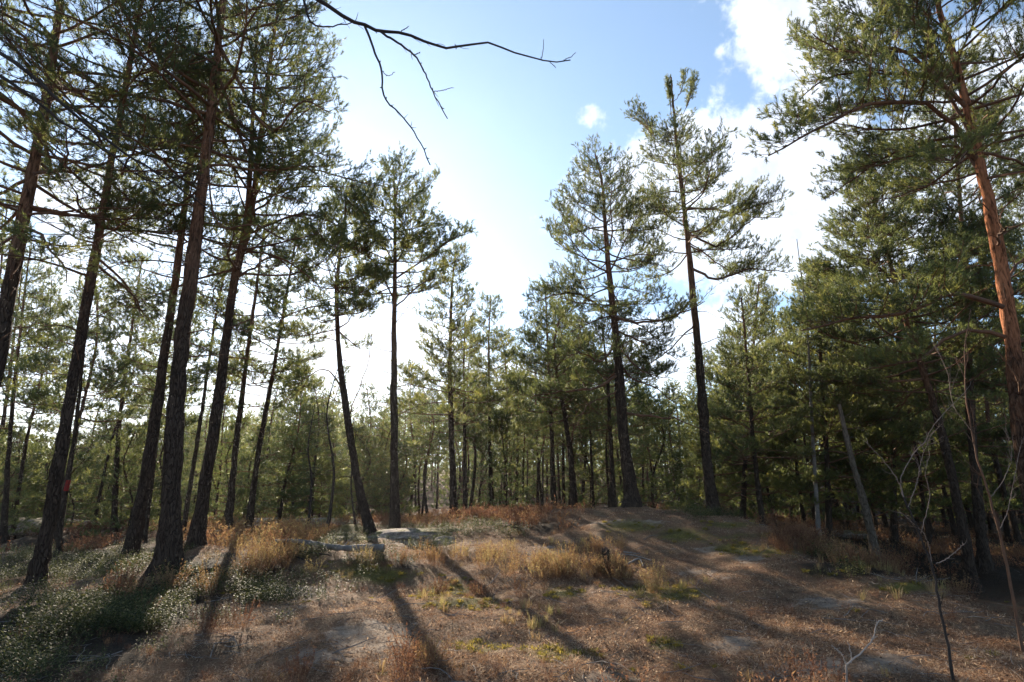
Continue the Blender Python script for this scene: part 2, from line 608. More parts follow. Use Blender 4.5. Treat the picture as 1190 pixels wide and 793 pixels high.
ROCKM, T = newmat('lichen_rock')
t = T.n('ShaderNodeTexCoord')
f1 = T.noise(t.outputs['Object'], 11, 6, 0.65)
f2 = T.noise(t.outputs['Object'], 2.2, 4, 0.6)
rc = T.ramp(f1, [(0.35, (0.12, 0.09, 0.07)), (0.52, (0.29, 0.22, 0.175)), (0.66, (0.44, 0.36, 0.30))])
ge = T.n('ShaderNodeNewGeometry')
sp = T.n('ShaderNodeSeparateXYZ')
T.l(ge.outputs['Normal'], sp.inputs[0])
mk = T.n('ShaderNodeMapRange')
T.l(T.math('ADD', sp.outputs[2], T.math('MULTIPLY', T.math('SUBTRACT', f2, 0.5), 2.6)), mk.inputs[0])
mk.inputs[1].default_value = 0.72
mk.inputs[2].default_value = 1.1
cc = T.mix(mk.outputs[0], rc, T.ramp(f1, [(0.35, (0.07, 0.06, 0.02)), (0.65, (0.25, 0.20, 0.06))]))
b = T.n('ShaderNodeBsdfPrincipled', i_Roughness=0.92)
T.l(cc, b.inputs['Base Color'])
bp = T.n('ShaderNodeBump', i_Strength=0.8, i_Distance=0.04)
T.l(T.math('ADD', f1, f2), bp.inputs['Height'])
T.l(bp.outputs[0], b.inputs['Normal'])
o = T.n('ShaderNodeOutputMaterial')
T.l(b.outputs[0], o.inputs[0])

# ------------------------------------------------------------------ ground sheet


def spots(u, v, lst):
    s_ = np.zeros_like(u)
    for (a, b_, ra, rb) in lst:
        s_ = np.maximum(s_, np.exp(-((u - a) / ra) ** 2 - ((v - b_) / rb) ** 2))
    return s_


MOSS = [(850, 610, 40, 5), (905, 622, 40, 6), (950, 640, 35, 6), (1000, 662, 35, 7), (1050, 682, 30, 7), (770, 748, 26, 12), (540, 700, 70, 9), (735, 612, 50, 10), (880, 640, 60, 9), (960, 665, 40, 9), (790, 622, 40, 12), (655, 690, 28, 8),  # moss patches; those along the crest also paint its sunlit rim
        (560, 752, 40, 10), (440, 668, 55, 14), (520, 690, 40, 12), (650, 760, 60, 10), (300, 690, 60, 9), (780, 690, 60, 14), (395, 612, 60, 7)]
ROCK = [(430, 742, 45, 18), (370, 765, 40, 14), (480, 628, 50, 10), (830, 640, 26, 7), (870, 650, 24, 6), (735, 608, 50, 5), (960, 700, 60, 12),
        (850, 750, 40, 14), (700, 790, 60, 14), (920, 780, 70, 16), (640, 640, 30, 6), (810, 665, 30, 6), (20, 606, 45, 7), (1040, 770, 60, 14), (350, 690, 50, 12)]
DARK = [(60, 740, 230, 55), (200, 700, 120, 35), (60, 650, 160, 30), (250, 660, 80, 20), (0, 790, 140, 50), (470, 655, 20, 10), (700, 655, 40, 12), (620, 612, 60, 8), (1050, 655, 120, 24)]  # rightmost spot paints shade into the valley behind the mound


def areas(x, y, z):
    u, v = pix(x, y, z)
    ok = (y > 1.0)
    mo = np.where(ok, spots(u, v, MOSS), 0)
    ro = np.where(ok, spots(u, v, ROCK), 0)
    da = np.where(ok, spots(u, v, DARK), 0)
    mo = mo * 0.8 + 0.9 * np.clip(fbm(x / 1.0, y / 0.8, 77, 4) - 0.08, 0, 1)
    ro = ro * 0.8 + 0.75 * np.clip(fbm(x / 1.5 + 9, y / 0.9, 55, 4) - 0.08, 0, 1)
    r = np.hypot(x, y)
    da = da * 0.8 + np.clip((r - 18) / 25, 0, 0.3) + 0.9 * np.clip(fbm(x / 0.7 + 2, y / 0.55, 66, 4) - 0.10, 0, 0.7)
    da = da + 0.55 * np.clip((y - 12.5) / 2, 0, 1) * np.clip((x - 3.8 - 0.1 * (y - 12)) / 1.5, 0, 1)  # valley behind the crest coloured darker to stand for shade
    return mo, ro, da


def build_ground():
    th = np.concatenate([np.radians(np.linspace(-60, 60, 620)), np.radians(np.linspace(60, 300, 90))[1:-1]])
    rr = np.concatenate([[0.0], np.geomspace(0.35, 60, 640), np.geomspace(60, 700, 30)[1:]])
    R, TH = np.meshgrid(rr, th, indexing='ij')
    x, y = R * np.sin(TH), R * np.cos(TH)
    z = ground_z(x, y)
    # beyond the trees the ground rises into low wooded hills
    g = Geo()
    nt, nr = len(th), len(rr)
    i = np.arange(nr - 1)[:, None] * nt
    j = np.arange(nt)[None]
    j2 = (j + 1) % nt
    q = np.stack([i + j, i + j2, i + nt + j2, i + nt + j], -1).reshape(-1, 4)[:, ::-1]
    g.add(np.stack([x, y, z], -1).reshape(-1, 3), q)
    me = g.mesh('ground', [GROUND], smooth=True)
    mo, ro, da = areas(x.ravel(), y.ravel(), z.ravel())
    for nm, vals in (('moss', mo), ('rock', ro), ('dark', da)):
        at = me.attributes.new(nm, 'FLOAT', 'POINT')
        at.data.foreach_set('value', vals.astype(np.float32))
    tag(link('ground', me), 'uneven forest floor of needle litter, moss and bare rock', kind='structure')


build_ground()

# ------------------------------------------------------------------ pines


def tuft_template(nn_, L, nl, w, rng):
    V = []
    for i in range(nn_):
        z = L * (0.1 + 0.9 * (i + rng.random()) / nn_)
        a = i * 2.399 + rng.random() * 0.6
        el = math.radians(28 + 30 * rng.random()) * (1.15 - 0.5 * z / L)
        d = np.array([math.sin(el) * math.cos(a), math.sin(el) * math.sin(a), math.cos(el)])
        sd_ = norm(np.cross(d, rng.normal(size=3)))
        b0 = np.array([0, 0, z * 0.9])
        ln = nl * (0.75 + 0.5 * rng.random())
        V += [b0 - sd_ * w / 2, b0 + sd_ * w / 2, b0 + d * ln]
    return np.array(V)


_trng = np.random.default_rng(5)
TUFT = {'near': [tuft_template(18, 0.11, 0.062, 0.0090, _trng) for _ in range(4)],
        'mid': [tuft_template(14, 0.12, 0.070, 0.0130, _trng) for _ in range(4)],
        'far': [tuft_template(9, 0.15, 0.095, 0.026, _trng) for _ in range(4)]}


def place_tufts(g, C, D, S, tint, kind, rng, mat=0):
    n = len(C)
    if n == 0:
        return
    D = norm(D)
    ref = norm(rng.normal(size=(n, 3)))
    U = norm(np.cross(D, ref))
    V = np.cross(D, U)
    M = np.stack([U, V, D], -1)                      # columns
    which = rng.integers(0, 4, n)
    for k in range(4):
        s_ = np.where(which == k)[0]
        if not len(s_):
            continue
        tp = TUFT[kind][k]
        X = np.einsum('nij,vj->nvi', M[s_], tp) * S[s_, None, None] + C[s_, None]
        nv = len(tp)
        F = np.arange(len(s_) * nv).reshape(-1, 3)
        g.add(X.reshape(-1, 3), F, mat, np.repeat(tint[s_], nv))


def rotz(v, a):
    c_, s_ = np.cos(a), np.sin(a)
    return np.stack([v[..., 0] * c_ - v[..., 1] * s_, v[..., 0] * s_ + v[..., 1] * c_, v[..., 2]], -1)


def branch_curve(p0, az, L, el0, el1, rng, n=9, wob=0.10):
    """from p0, leaving at elevation el0 and ending at el1"""
    t_ = np.linspace(0, 1, n)
    el = el0 + (el1 - el0) * t_ ** 1.3
    a = az + np.cumsum(rng.normal(0, wob, n))
    el = el + np.cumsum(rng.normal(0, wob * 0.6, n))
    d = np.stack([np.cos(el) * np.cos(a), np.cos(el) * np.sin(a), np.sin(el)], -1)
    p = p0 + np.vstack([[0, 0, 0], np.cumsum(d[:-1] * (L / (n - 1)), axis=0)])
    return p


def foliate(bp, fs, dens, rng, gb, acc, kind, size=1.0, upb=0.35, bmat=0, gap=0.0):
    """side branches, twigs and needle tufts on one main branch (bp: polyline); appends to acc"""
    seg = np.linalg.norm(np.diff(bp, axis=0), axis=1)
    cum = np.concatenate([[0], np.cumsum(seg)])
    L = cum[-1]
    ns = max(5, int(L * 7.5 * dens ** 0.5))
    s = fs * L + (L * (1 - fs)) * (np.arange(ns) + rng.random(ns) * 0.6) / ns
    s = np.minimum(s, L * 0.999)
    keep = rng.random(ns) > gap
    s = s[keep]
    ns = len(s)
    if ns == 0:
        return
    pos = np.stack([np.interp(s, cum, bp[:, k]) for k in range(3)], -1)
    T_ = norm(np.gradient(bp, axis=0))
    tan = norm(np.stack([np.interp(s, cum, T_[:, k]) for k in range(3)], -1))
    side = np.where(np.arange(ns) % 2 == 0, 1, -1)
    ang = side * rng.uniform(0.55, 1.1, ns)
    d = rotz(tan, ang)
    d[:, 2] = tan[:, 2] * 0.5 + rng.uniform(-0.05, 0.45, ns)
    d = norm(d)
    sl = (0.20 + 0.50 * (L - s) * rng.uniform(0.6, 1.15, ns)) * size
    sl = np.clip(sl, 0.15, 1.25)
    # side branch curves (4 points, turning up)
    tt = np.array([0, 0.33, 0.66, 1.0])
    up = np.array([0, 0, 1.0])
    SB = pos[:, None] + d[:, None] * (sl[:, None] * tt)[:, :, None] + up * (sl[:, None] * tt ** 2 * 0.22)[:, :, None]
    SB[:, 1:] += rng.normal(0, 0.03, (ns, 3, 3)) * sl[:, None, None]
    rb = np.clip(0.004 + 0.007 * sl, 0.004, 0.012)
    V, Q = tubes(SB, rb[:, None] * np.array([1, 0.8, 0.6, 0.35]), 3)
    gb.add(V, Q, bmat)
    # twigs
    per = 0.125 / dens
    idx, tw = [], []
    for i in range(ns):
        m_ = max(2, int(sl[i] / per))
        idx += [i] * m_
        tw += list(0.12 + 0.88 * (np.arange(m_) + rng.random(m_)) / m_)
    # the tip of the branch itself
    idx = np.array(idx)
    tw = np.clip(np.array(tw), 0, 1)
    n = len(idx)
    x = tw * 3
    i0 = np.minimum(x.astype(int), 2)
    f = (x - i0)[:, None]
    c0 = SB[idx, i0] * (1 - f) + SB[idx, i0 + 1] * f
    td = norm(SB[idx, i0 + 1] - SB[idx, i0])
    a2 = rng.uniform(0.3, 1.1, n) * np.where(rng.random(n) < 0.5, 1, -1)
    d2_ = rotz(td, a2)
    d2_[:, 2] += rng.uniform(-0.1, 0.9, n) * (upb + 0.3)
    d2_ = norm(d2_)
    tl = rng.uniform(0.06, 0.24, n) * size
    e = c0 + d2_ * tl[:, None]
    # twig sticks
    TW = np.stack([c0, e], 1)
    rr_ = np.full((n, 2), 0.0035)
    rr_[:, 1] = 0.002
    if kind != 'far':
        V, Q = tubes(TW, rr_, 3)
        gb.add(V, Q, bmat)
    axis = norm(d2_ + up * upb + rng.normal(0, 0.18, (n, 3)))
    base_t = rng.random()
    tint = np.clip(rng.normal(0.42 + 0.16 * (base_t - 0.5), 0.22, n), 0, 1)
    reps = 3 if kind != 'far' else 2
    for k in range(reps):
        off = rng.normal(0, 0.030, (n, 3)) * size
        back_ = e - d2_ * (tl * 0.30 * k)[:, None]
        acc.append((back_ + off, norm(axis + rng.normal(0, 0.42, (n, 3))), rng.uniform(0.85, 1.35, n) * size, np.clip(tint + rng.normal(0, 0.06, n), 0, 1)))


def flush(acc, g, kind, rng, origin, mat=0):
    C = np.concatenate([a[0] for a in acc]) - origin
    D = np.concatenate([a[1] for a in acc])
    S = np.concatenate([a[2] for a in acc])
    Tn = np.concatenate([a[3] for a in acc])
    place_tufts(g, C, D, S, Tn, kind, rng, mat)


def crown_profile(t, shape):
    """relative branch length at crown height t (0 bottom, 1 top)"""
    if shape == 'round':
        return (0.70 + 0.38 * math.sin(PI * min(1, t * 1.15 + 0.1))) * (1 - t ** 2.6) ** 0.75 + 0.12
    if shape == 'cone':
        return (1.0 - t) ** 0.85 * 0.95 + 0.12
    if shape == 'spire':
        return (1.0 - t) ** 1.3 * 0.98 + 0.09
    return 1 - 0.8 * t


def trunk_geo(path, r0, r1, s, rng, flare=1.0):
    n = len(path)
    seg = np.linalg.norm(np.diff(path, axis=0), axis=1)
    cum = np.concatenate([[0], np.cumsum(seg)])
    t_ = cum / cum[-1]
    r = r1 + (r0 - r1) * (1 - t_) ** 1.05
    P_ = path[None]
    V, Q = tubes(P_, r[None], s)
    V = V.reshape(n, s, 3)
    ctr = path[:, None]
    a = np.arange(s) / s * 2 * PI
    fl = flare * np.exp(-cum / 0.28)[:, None] * (0.6 + 0.7 * np.clip(np.sin(a * 2 + rng.random() * 6) + 0.6 * np.sin(a * 3 + rng.random() * 6), 0, 2))[None]
    lump = 0.06 * rng.normal(size=(n, s)) + 0.05 * np.sin(np.linspace(0, n * 0.5, n))[:, None]
    V = ctr + (V - ctr) * (1 + fl + lump)[:, :, None]
    g = Geo()
    g.add(V.reshape(-1, 3), Q)
    return g, cum, r


def pine(label, path, H=None, r0=0.15, crown=(0.5, 1.0), R=1.8, nb=40, shape='round', kind='mid', seed=0, dens=1.0,
         dead=10, dead_from=0.2, hand=(), size=1.0, bark=None, group=None, cat='pine tree', name='pine_tree', r1=0.025, side_bias=None,
         parts=True, droop=0.0, gap=0.0, upper_el=0.9, forks=()):
    """path: world polyline base->top. crown: fractions of length. hand: (frac, [world pts], foliage start or None)"""
    rng = np.random.default_rng(seed)
    r0 = r0 * (0.80 if bark is BARK_ORANGE else 0.74)
    path = np.asarray(path, float)
    path[0, 2] = gz(path[0, 0], path[0, 1])
    base = path[0].copy()
    root = thing(name, base, label, cat, group)
    pl = smooth_path(path, max(24, int(np.linalg.norm(path[-1] - path[0]) / 0.22)))
    if dead_from >= 0:
        pl[2:-1, :2] += rng.normal(0, 0.006, (len(pl) - 3, 2))
    pl = pl - base
    tp = pl.copy()
    tp[0, 2] -= 0.12
    g, cum, rad = trunk_geo(tp, r0, r1, 16 if r0 > 0.08 else 10, rng)
    for (fr, pts2, rr0) in forks:
        fp = smooth_path(np.asarray(pts2) - base, 24)
        V, Q = tubes(fp[None], np.linspace(rr0, 0.02, 24)[None], 10)
        g.add(V, Q)
    mats = [bark or BARK]
    link('trunk', g.mesh('trunk', mats, smooth=True), root)
    total = cum[-1]

    def at(fr):
        s_ = fr * total
        return np.array([np.interp(s_, cum, pl[:, k]) for k in range(3)]), float(np.interp(s_, cum, rad))

    acc = []
    bgs = []
    zero = np.zeros(3)
    # crown branches in whorls
    nwh = max(6, int((crown[1] - crown[0]) * total / 0.36))
    per = nb / nwh
    carry = 0.0
    for w in range(nwh):
        t_ = (w + 0.5 * rng.random()) / nwh
        fr = crown[0] + (crown[1] - crown[0]) * t_
        carry += per
        k = int(carry)
        carry -= k
        a0 = rng.random() * 2 * PI
        for j in range(k):
            az = a0 + j * 2 * PI / max(k, 1) + rng.normal(0, 0.25)
            L = R * crown_profile(t_, shape) * rng.uniform(0.65, 1.12)
            if side_bias is not None:
                L *= 1 + side_bias[1] * math.cos(az - side_bias[0])
            L = max(L, 0.22)
            p0, rr = at(min(0.995, fr + rng.normal(0, 0.006)))
            el0 = math.radians(-8 + 46 * t_ * upper_el + rng.normal(0, 7)) - droop
            el1 = el0 + math.radians(rng.uniform(5, 32))
            bp = branch_curve(p0, az, L, el0, el1, rng, 10, 0.15)
            gb = Geo()
            rb = min(rr * 0.45, 0.006 + 0.0095 * L)
            V, Q = tubes(bp[None], (rb * (1 - np.linspace(0, 1, len(bp)) ** 1.2 * 0.8))[None], 5)
            gb.add(V, Q)
            foliate(bp, 0.42 - 0.3 * t_ if L > 0.8 else 0.1, dens, rng, gb, acc, kind, size, gap=gap)
            bgs.append(gb)
    for h in hand:
        fr, pts2, fs = h[0], h[1], h[2]
        rb = h[3] if len(h) > 3 else 0.03
        p0, rr = at(fr)
        bp = smooth_path(np.vstack([p0] + [np.asarray(q) - base for q in pts2]), 14)
        bp[1:] += rng.normal(0, 0.015, (13, 3))
        gb = Geo()
        V, Q = tubes(bp[None], (min(rb, rr * 0.8) * (1 - np.linspace(0, 1, 14) ** 1.3 * 0.78))[None], 6)
        gb.add(V, Q)
        if fs is not None:
            foliate(bp, fs, dens * 1.1, rng, gb, acc, kind, size * 1.05, gap=gap)
        else:
            bare_twigs(gb, bp, rng, 6, 0.45, min(rb, rr) * 0.4)
        bgs.append(gb)
    for i in range(dead):
        fr = dead_from + (crown[0] + 0.12 - dead_from) * (i + rng.random()) / dead
        p0, rr = at(min(fr, 0.95))
        az = rng.random() * 2 * PI
        L = rng.uniform(0.25, 1.0) * (0.35 + 0.5 * R)
        bp = branch_curve(p0, az, L, math.radians(rng.uniform(-5, 30)), math.radians(rng.uniform(-40, 25)), rng, 8, 0.16)
        gb = Geo()
        V, Q = tubes(bp[None], ((0.006 + 0.007 * L) * np.linspace(1, 0.3, 8))[None], 4)
        gb.add(V, Q)
        bare_twigs(gb, bp, rng, int(2 + L * 5), 0.3 * L, 0.004)
        bgs.append(gb)
    if parts:
        for gb in bgs:
            if gb.n:
                link('branch', gb.mesh('branch', [LIMB], smooth=True), root)
    gc = Geo()
    if not parts:
        for gb in bgs:
            for V, in zip(gb.v,):
                pass
        merge(gc, bgs, 1)
    if acc:
        flush(acc, gc, kind, rng, zero)
    if gc.n:
        link('crown', gc.mesh('crown', [NEEDLE, LIMB], attr=True), root)
    return root


def merge(g, lst, mat):
    for gb in lst:
        off = g.n
        for V in gb.v:
            g.v.append(V)
            g.a.append(np.zeros(len(V), np.float32))
            g.n += len(V)
        for F in gb.f4:
            g.f4.append(F + off)
            g.m4.append(np.full(len(F), mat, np.int32))
        for F in gb.f3:
            g.f3.append(F + off)
            g.m3.append(np.full(len(F), mat, np.int32))


def bare_twigs(gb, bp, rng, n, L, r, levels=1, spread=0.9, up=0.15):
    T_ = norm(np.gradient(bp, axis=0))
    for i in range(n):
        k = rng.integers(max(1, len(bp) // 5), len(bp))
        d = T_[k] + rng.normal(0, 0.45, 3) * spread
        d[2] += up
        d = d / np.linalg.norm(d)
        ll = L * rng.uniform(0.4, 1.2)
        a = math.atan2(d[1], d[0])
        el = math.asin(max(-1, min(1, d[2])))
        q = branch_curve(bp[k], a, ll, el, el + rng.normal(0.1, 0.3), rng, 6, 0.14)
        V, Q = tubes(q[None], np.linspace(r, r * 0.35, 6)[None], 4)
        gb.add(V, Q)
        if levels > 1:
            bare_twigs(gb, q, rng, 3, ll * 0.5, r * 0.6, levels - 1, spread, up)


def path_px(pp, Y, H=None, lean=0.0):
    """pixels -> world polyline in the plane at depth Y; then on to height H above the base"""
    p = [P(u, v, Y) for u, v in pp]
    for i, q in enumerate(p):
        q[1] += lean * max(0, q[2] - p[0][2])
    if H is not None:
        d = p[-1] - p[-2]
        d = d / abs(d[2])
        top = p[0][2] + H
        if top > p[-1][2] + 0.3:
            rem = top - p[-1][2]
            p.append(p[-1] + d * rem * 0.5 + np.array([0.0, 0, 0]))
            p.append(p[-2 + 1] + np.array([d[0] * rem * 0.35, 0, rem * 0.5]))
    return np.array(p)


def px(pp):
    """hand branch: list of (u, v, Y)"""
    return [P(*q) for q in pp]


G_L = 'tall pines on the left slope'
G_M = 'pines in the middle of the clearing'
# --- left stand
pine('dark thick pine at the left edge, its foot cut off by the frame', path_px([(-62, 668), (-25, 520), (2, 385), (30, 240), (55, 110), (70, 0)], 9.0, 14.5), r0=0.20,
     crown=(0.38, 1.0), R=2.7, nb=82, kind='near', gap=0.30, seed=1, dead=16, dead_from=0.22, group=G_L, dens=0.85)
pine('slim straight pine leaning right, its foot in sunlit lingonberry shrubs', path_px([(38, 694), (58, 600), (77, 490), (115, 270), (148, 90)], 9.8, 14), r0=0.145,
     crown=(0.38, 1.0), R=2.2, nb=66, kind='near', gap=0.30, seed=2, dead=14, dead_from=0.25, group=G_L, dens=0.85, bark=BARK_RED)
pine('curved pine just left of the thickest trunk, with mossy dark foot', path_px([(150, 650), (163, 590), (180, 490), (203, 330), (219, 205), (225, 120)], 12.6, 13), r0=0.175,
     crown=(0.46, 1.0), R=2.0, nb=52, kind='near', gap=0.30, seed=3, dead=14, dead_from=0.25, group=G_L, bark=BARK_RED)
pine('thickest pine of the left stand, reaching out of the top of the photo', path_px([(195, 672), (200, 560), (208, 430), (232, 240), (250, 90), (260, -10)], 10.0, 16.5), r0=0.215,
     crown=(0.42, 1.0), R=2.7, nb=84, kind='near', gap=0.30, seed=4, dead=18, dead_from=0.2, group=G_L, dens=0.85, bark=BARK_RED,
     hand=[(0.50, px([(250, 255, 9.6), (300, 262, 9.2), (345, 285, 9.0)]), None, 0.02),
           (0.58, px([(300, 200, 10.5), (345, 190, 10.8), (380, 215, 11)]), 0.25, 0.035),
           (0.62, px([(310, 150, 9.6), (350, 120, 9.2), (385, 130, 9.0)]), 0.2, 0.035)])
pine('pine forking into two stems high up, right of the thickest trunk', path_px([(226, 646), (237, 570), (255, 460), (272, 330), (292, 245), (303, 160)], 12.0, 13.5), r0=0.17,
     crown=(0.42, 1.0), R=2.5, nb=72, kind='near', gap=0.30, seed=5, dead=16, dead_from=0.22, group=G_L, bark=BARK_RED, dens=0.85,
     forks=[(0.45, px([(276, 310, 12), (287, 250, 11.9), (292, 170, 11.9), (296, 90, 11.8), (300, 20, 11.8)]), 0.075)],
     hand=[(0.50, px([(330, 255, 11.6), (360, 250, 11.4), (392, 262, 11.2)]), 0.2, 0.03), (0.42, px([(320, 300, 12.4), (350, 330, 12.8)]), 0.3, 0.03),
           (0.56, px([(320, 190, 11.6), (350, 175, 11.4), (380, 182, 11.2)]), 0.2, 0.03)])
pine('slender straight pine behind, first right of the forked one', path_px([(265, 622), (272, 540), (285, 430), (296, 350)], 19, 11.5), r0=0.15, crown=(0.42, 1), R=1.6, nb=40,
     seed=6, dead=16, dead_from=0.15, group=G_L)
pine('slender pine leaning right behind golden heather bushes', path_px([(288, 620), (300, 530), (318, 430), (335, 330)], 20, 11), r0=0.15, crown=(0.38, 1), R=1.7, nb=42,
     seed=7, dead=16, dead_from=0.12, group=G_L)
pine('thin pine standing behind, between the two leaning left trunks', path_px([(133, 622), (138, 500), (152, 390), (162, 320)], 22, 10.5), r0=0.14, crown=(0.42, 1), R=1.6, nb=36,
     seed=8, dead=14, dead_from=0.15, group=G_L, bark=BARK_RED)
pine('thin pine far left behind the leaning edge pine', path_px([(2, 640), (12, 500), (22, 400), (30, 330)], 21, 11), r0=0.13, crown=(0.36, 1), R=1.9, nb=42, seed=9, dead=10,
     dead_from=0.2, group=G_L)
t_red = pine('thin dark pine bearing a small red paint mark', path_px([(66, 655), (72, 600), (82, 545), (90, 480), (95, 430)], 14.0, 6.5), r0=0.075, crown=(0.5, 1), R=1.1, nb=20, seed=10,
     dead=10, dead_from=0.25, group=G_L)
pine('small slim pine behind the foot of the curved one', path_px([(165, 640), (176, 560), (186, 480)], 16, 7.0), r0=0.09, crown=(0.5, 1), R=1.2, nb=22, seed=11,
     dead=8, dead_from=0.2, group=G_L)
# --- middle
pine('bent pine leaning left over the pale rock, sun behind its crown', path_px([(430, 626), (416, 560), (403, 480), (393, 400), (392, 320), (400, 262), (402, 228)], 16.0), r0=0.17,
     crown=(0.56, 1), R=1.75, nb=44, gap=0.22, seed=12, dead=14, dead_from=0.25, group=G_M, dens=1.1,
     hand=[(0.40, px([(380, 430, 15.6), (355, 440, 15.4), (330, 470, 15.2)]), 0.5, 0.022), (0.3, px([(410, 470, 16.2), (428, 420, 16.3), (432, 370, 16.3)]), None, 0.02)])
pine('straight dark pine standing alone on the rock, flat-topped crown above bare stubs', path_px([(459, 624), (458, 520), (458, 400), (459, 290), (459, 230), (457, 194)], 17.0), r0=0.185,
     crown=(0.60, 1), R=2.2, nb=42, gap=0.2, seed=13, dead=22, dead_from=0.22, group=G_M, dens=1.15, droop=0.0,
     hand=[(0.66, px([(495, 300, 16.8), (525, 278, 16.6), (545, 272, 16.4)]), 0.3, 0.03), (0.70, px([(430, 262, 17), (405, 248, 17.1), (385, 240, 17.2)]), 0.35, 0.03),
           (0.60, px([(430, 300, 16.5), (400, 288, 16.3)]), 0.4, 0.028), (0.58, px([(490, 330, 16.4), (515, 322, 16.2)]), 0.4, 0.025)])
pine('narrow full-crowned pine right of the lone straight one', path_px([(528, 604), (525, 520), (523, 430), (525, 340), (530, 292)], 19), r0=0.16, crown=(0.36, 1), R=1.8, nb=56, shape='cone',
     seed=14, dead=12, dead_from=0.1, group=G_M)
pine('dark straight twin trunk close behind the narrow full-crowned pine', path_px([(541, 602), (540, 500), (539, 420), (541, 370)], 23.0), r0=0.13, crown=(0.40, 1), R=1.4, nb=36, seed=15, dead=10,
     dead_from=0.1, group=G_M, shape='cone')
pine('thin spindly pine midway between the lone pine and the mound', path_px([(572, 600), (569, 500), (568, 400), (570, 346)], 25.0), r0=0.13, crown=(0.34, 1), R=2.1, nb=50, seed=16, dead=12,
     dead_from=0.12, group=G_M, shape='cone', dens=1.0)
pine('slim pine at the left end of the mound with a rounded crown', path_px([(644, 596), (641, 500), (637, 410), (634, 338)], 22.0), r0=0.15, crown=(0.40, 1), R=1.7, nb=46, gap=0.2, seed=17, dead=14,
     dead_from=0.12, group=G_M, dens=1.1)
pine('crooked pine curving left just behind the mound', path_px([(668, 596), (664, 540), (656, 480), (644, 410), (652, 360)], 20.0), r0=0.16, crown=(0.46, 1), R=1.6, nb=38, gap=0.2, seed=18, dead=14,
     dead_from=0.2, group=G_M, bark=BARK_RED)
pine('big pine with swollen bent trunk and long low limbs, on top of the mound', path_px([(736, 601), (730, 550), (724, 500), (721, 455), (716, 390), (708, 320), (703, 260), (700, 215), (692, 180)], 15.2), r0=0.225,
     crown=(0.50, 1), R=2.0, nb=52, gap=0.22, seed=19, dead=10, dead_from=0.3, group=G_M, kind='near', bark=BARK_RED, dens=1.15,
     hand=[(0.24, px([(755, 484, 15), (790, 488, 14.8), (822, 503, 14.6)]), None, 0.035), (0.34, px([(690, 452, 15), (655, 455, 14.8), (618, 462, 14.6)]), 0.4, 0.045),
           (0.30, px([(705, 460, 15), (685, 470, 14.9), (668, 498, 14.8)]), None, 0.025),
           (0.5, px([(750, 375, 15), (790, 365, 15), (820, 350, 15)]), 0.35, 0.04), (0.46, px([(740, 395, 15.2), (765, 405, 15.4), (790, 420, 15.6)]), 0.15, 0.03),
           (0.5, px([(680, 345, 14.8), (650, 342, 14.4), (620, 352, 14)]), 0.3, 0.035), (0.42, px([(745, 430, 14.6), (775, 440, 14.2)]), 0.1, 0.03), (0.38, px([(735, 440, 15.8), (765, 452, 16.4), (785, 470, 16.8)]), 0.1, 0.03),
           (0.36, px([(705, 440, 15.9), (685, 425, 16.4), (662, 430, 16.8)]), 0.15, 0.03), (0.44, px([(700, 420, 14.6), (675, 410, 14.2), (650, 420, 14)]), 0.15, 0.03)])
pine('tallest pine of the mound, with thin spindly tip and one-sided limbs', path_px([(831, 607), (822, 540), (815, 450), (806, 350), (797, 260), (788, 180), (782, 120), (780, 90)], 15.8), r0=0.20,
     crown=(0.55, 0.86), R=2.1, nb=40, seed=20, dead=12, dead_from=0.25, group=G_M, kind='near', dens=1.15, side_bias=(0.0, 0.2),
     hand=[(0.52, px([(835, 325, 15.8), (870, 312, 15.8), (915, 318, 15.8)]), 0.25, 0.04), (0.60, px([(835, 285, 15.6), (865, 262, 15.4), (882, 250, 15.4)]), 0.25, 0.035),
           (0.45, px([(780, 370, 16), (745, 372, 16), (700, 378, 16)]), 0.55, 0.035), (0.40, px([(785, 400, 15.8), (760, 420, 15.6), (740, 430, 15.4)]), 0.5, 0.025),
           (0.86, px([(765, 165, 15.8), (748, 145, 15.8), (732, 132, 15.8)]), 0.45, 0.016), (0.90, px([(795, 130, 15.8), (806, 95, 15.8)]), 0.3, 0.014),
           (0.88, px([(782, 140, 15.8), (776, 100, 15.8)]), 0.4, 0.012), (0.93, px([(790, 110, 15.7), (794, 92, 15.7)]), 0.3, 0.012), (0.84, px([(762, 170, 15.8), (757, 150, 15.8)]), 0.4, 0.012)])
pine('slim pine just left behind the swollen trunk on the mound', path_px([(714, 597), (710, 520), (706, 440), (700, 380)], 19.0), r0=0.13, crown=(0.42, 1), R=1.5, nb=34, seed=21, dead=12,
     dead_from=0.15, group=G_M)
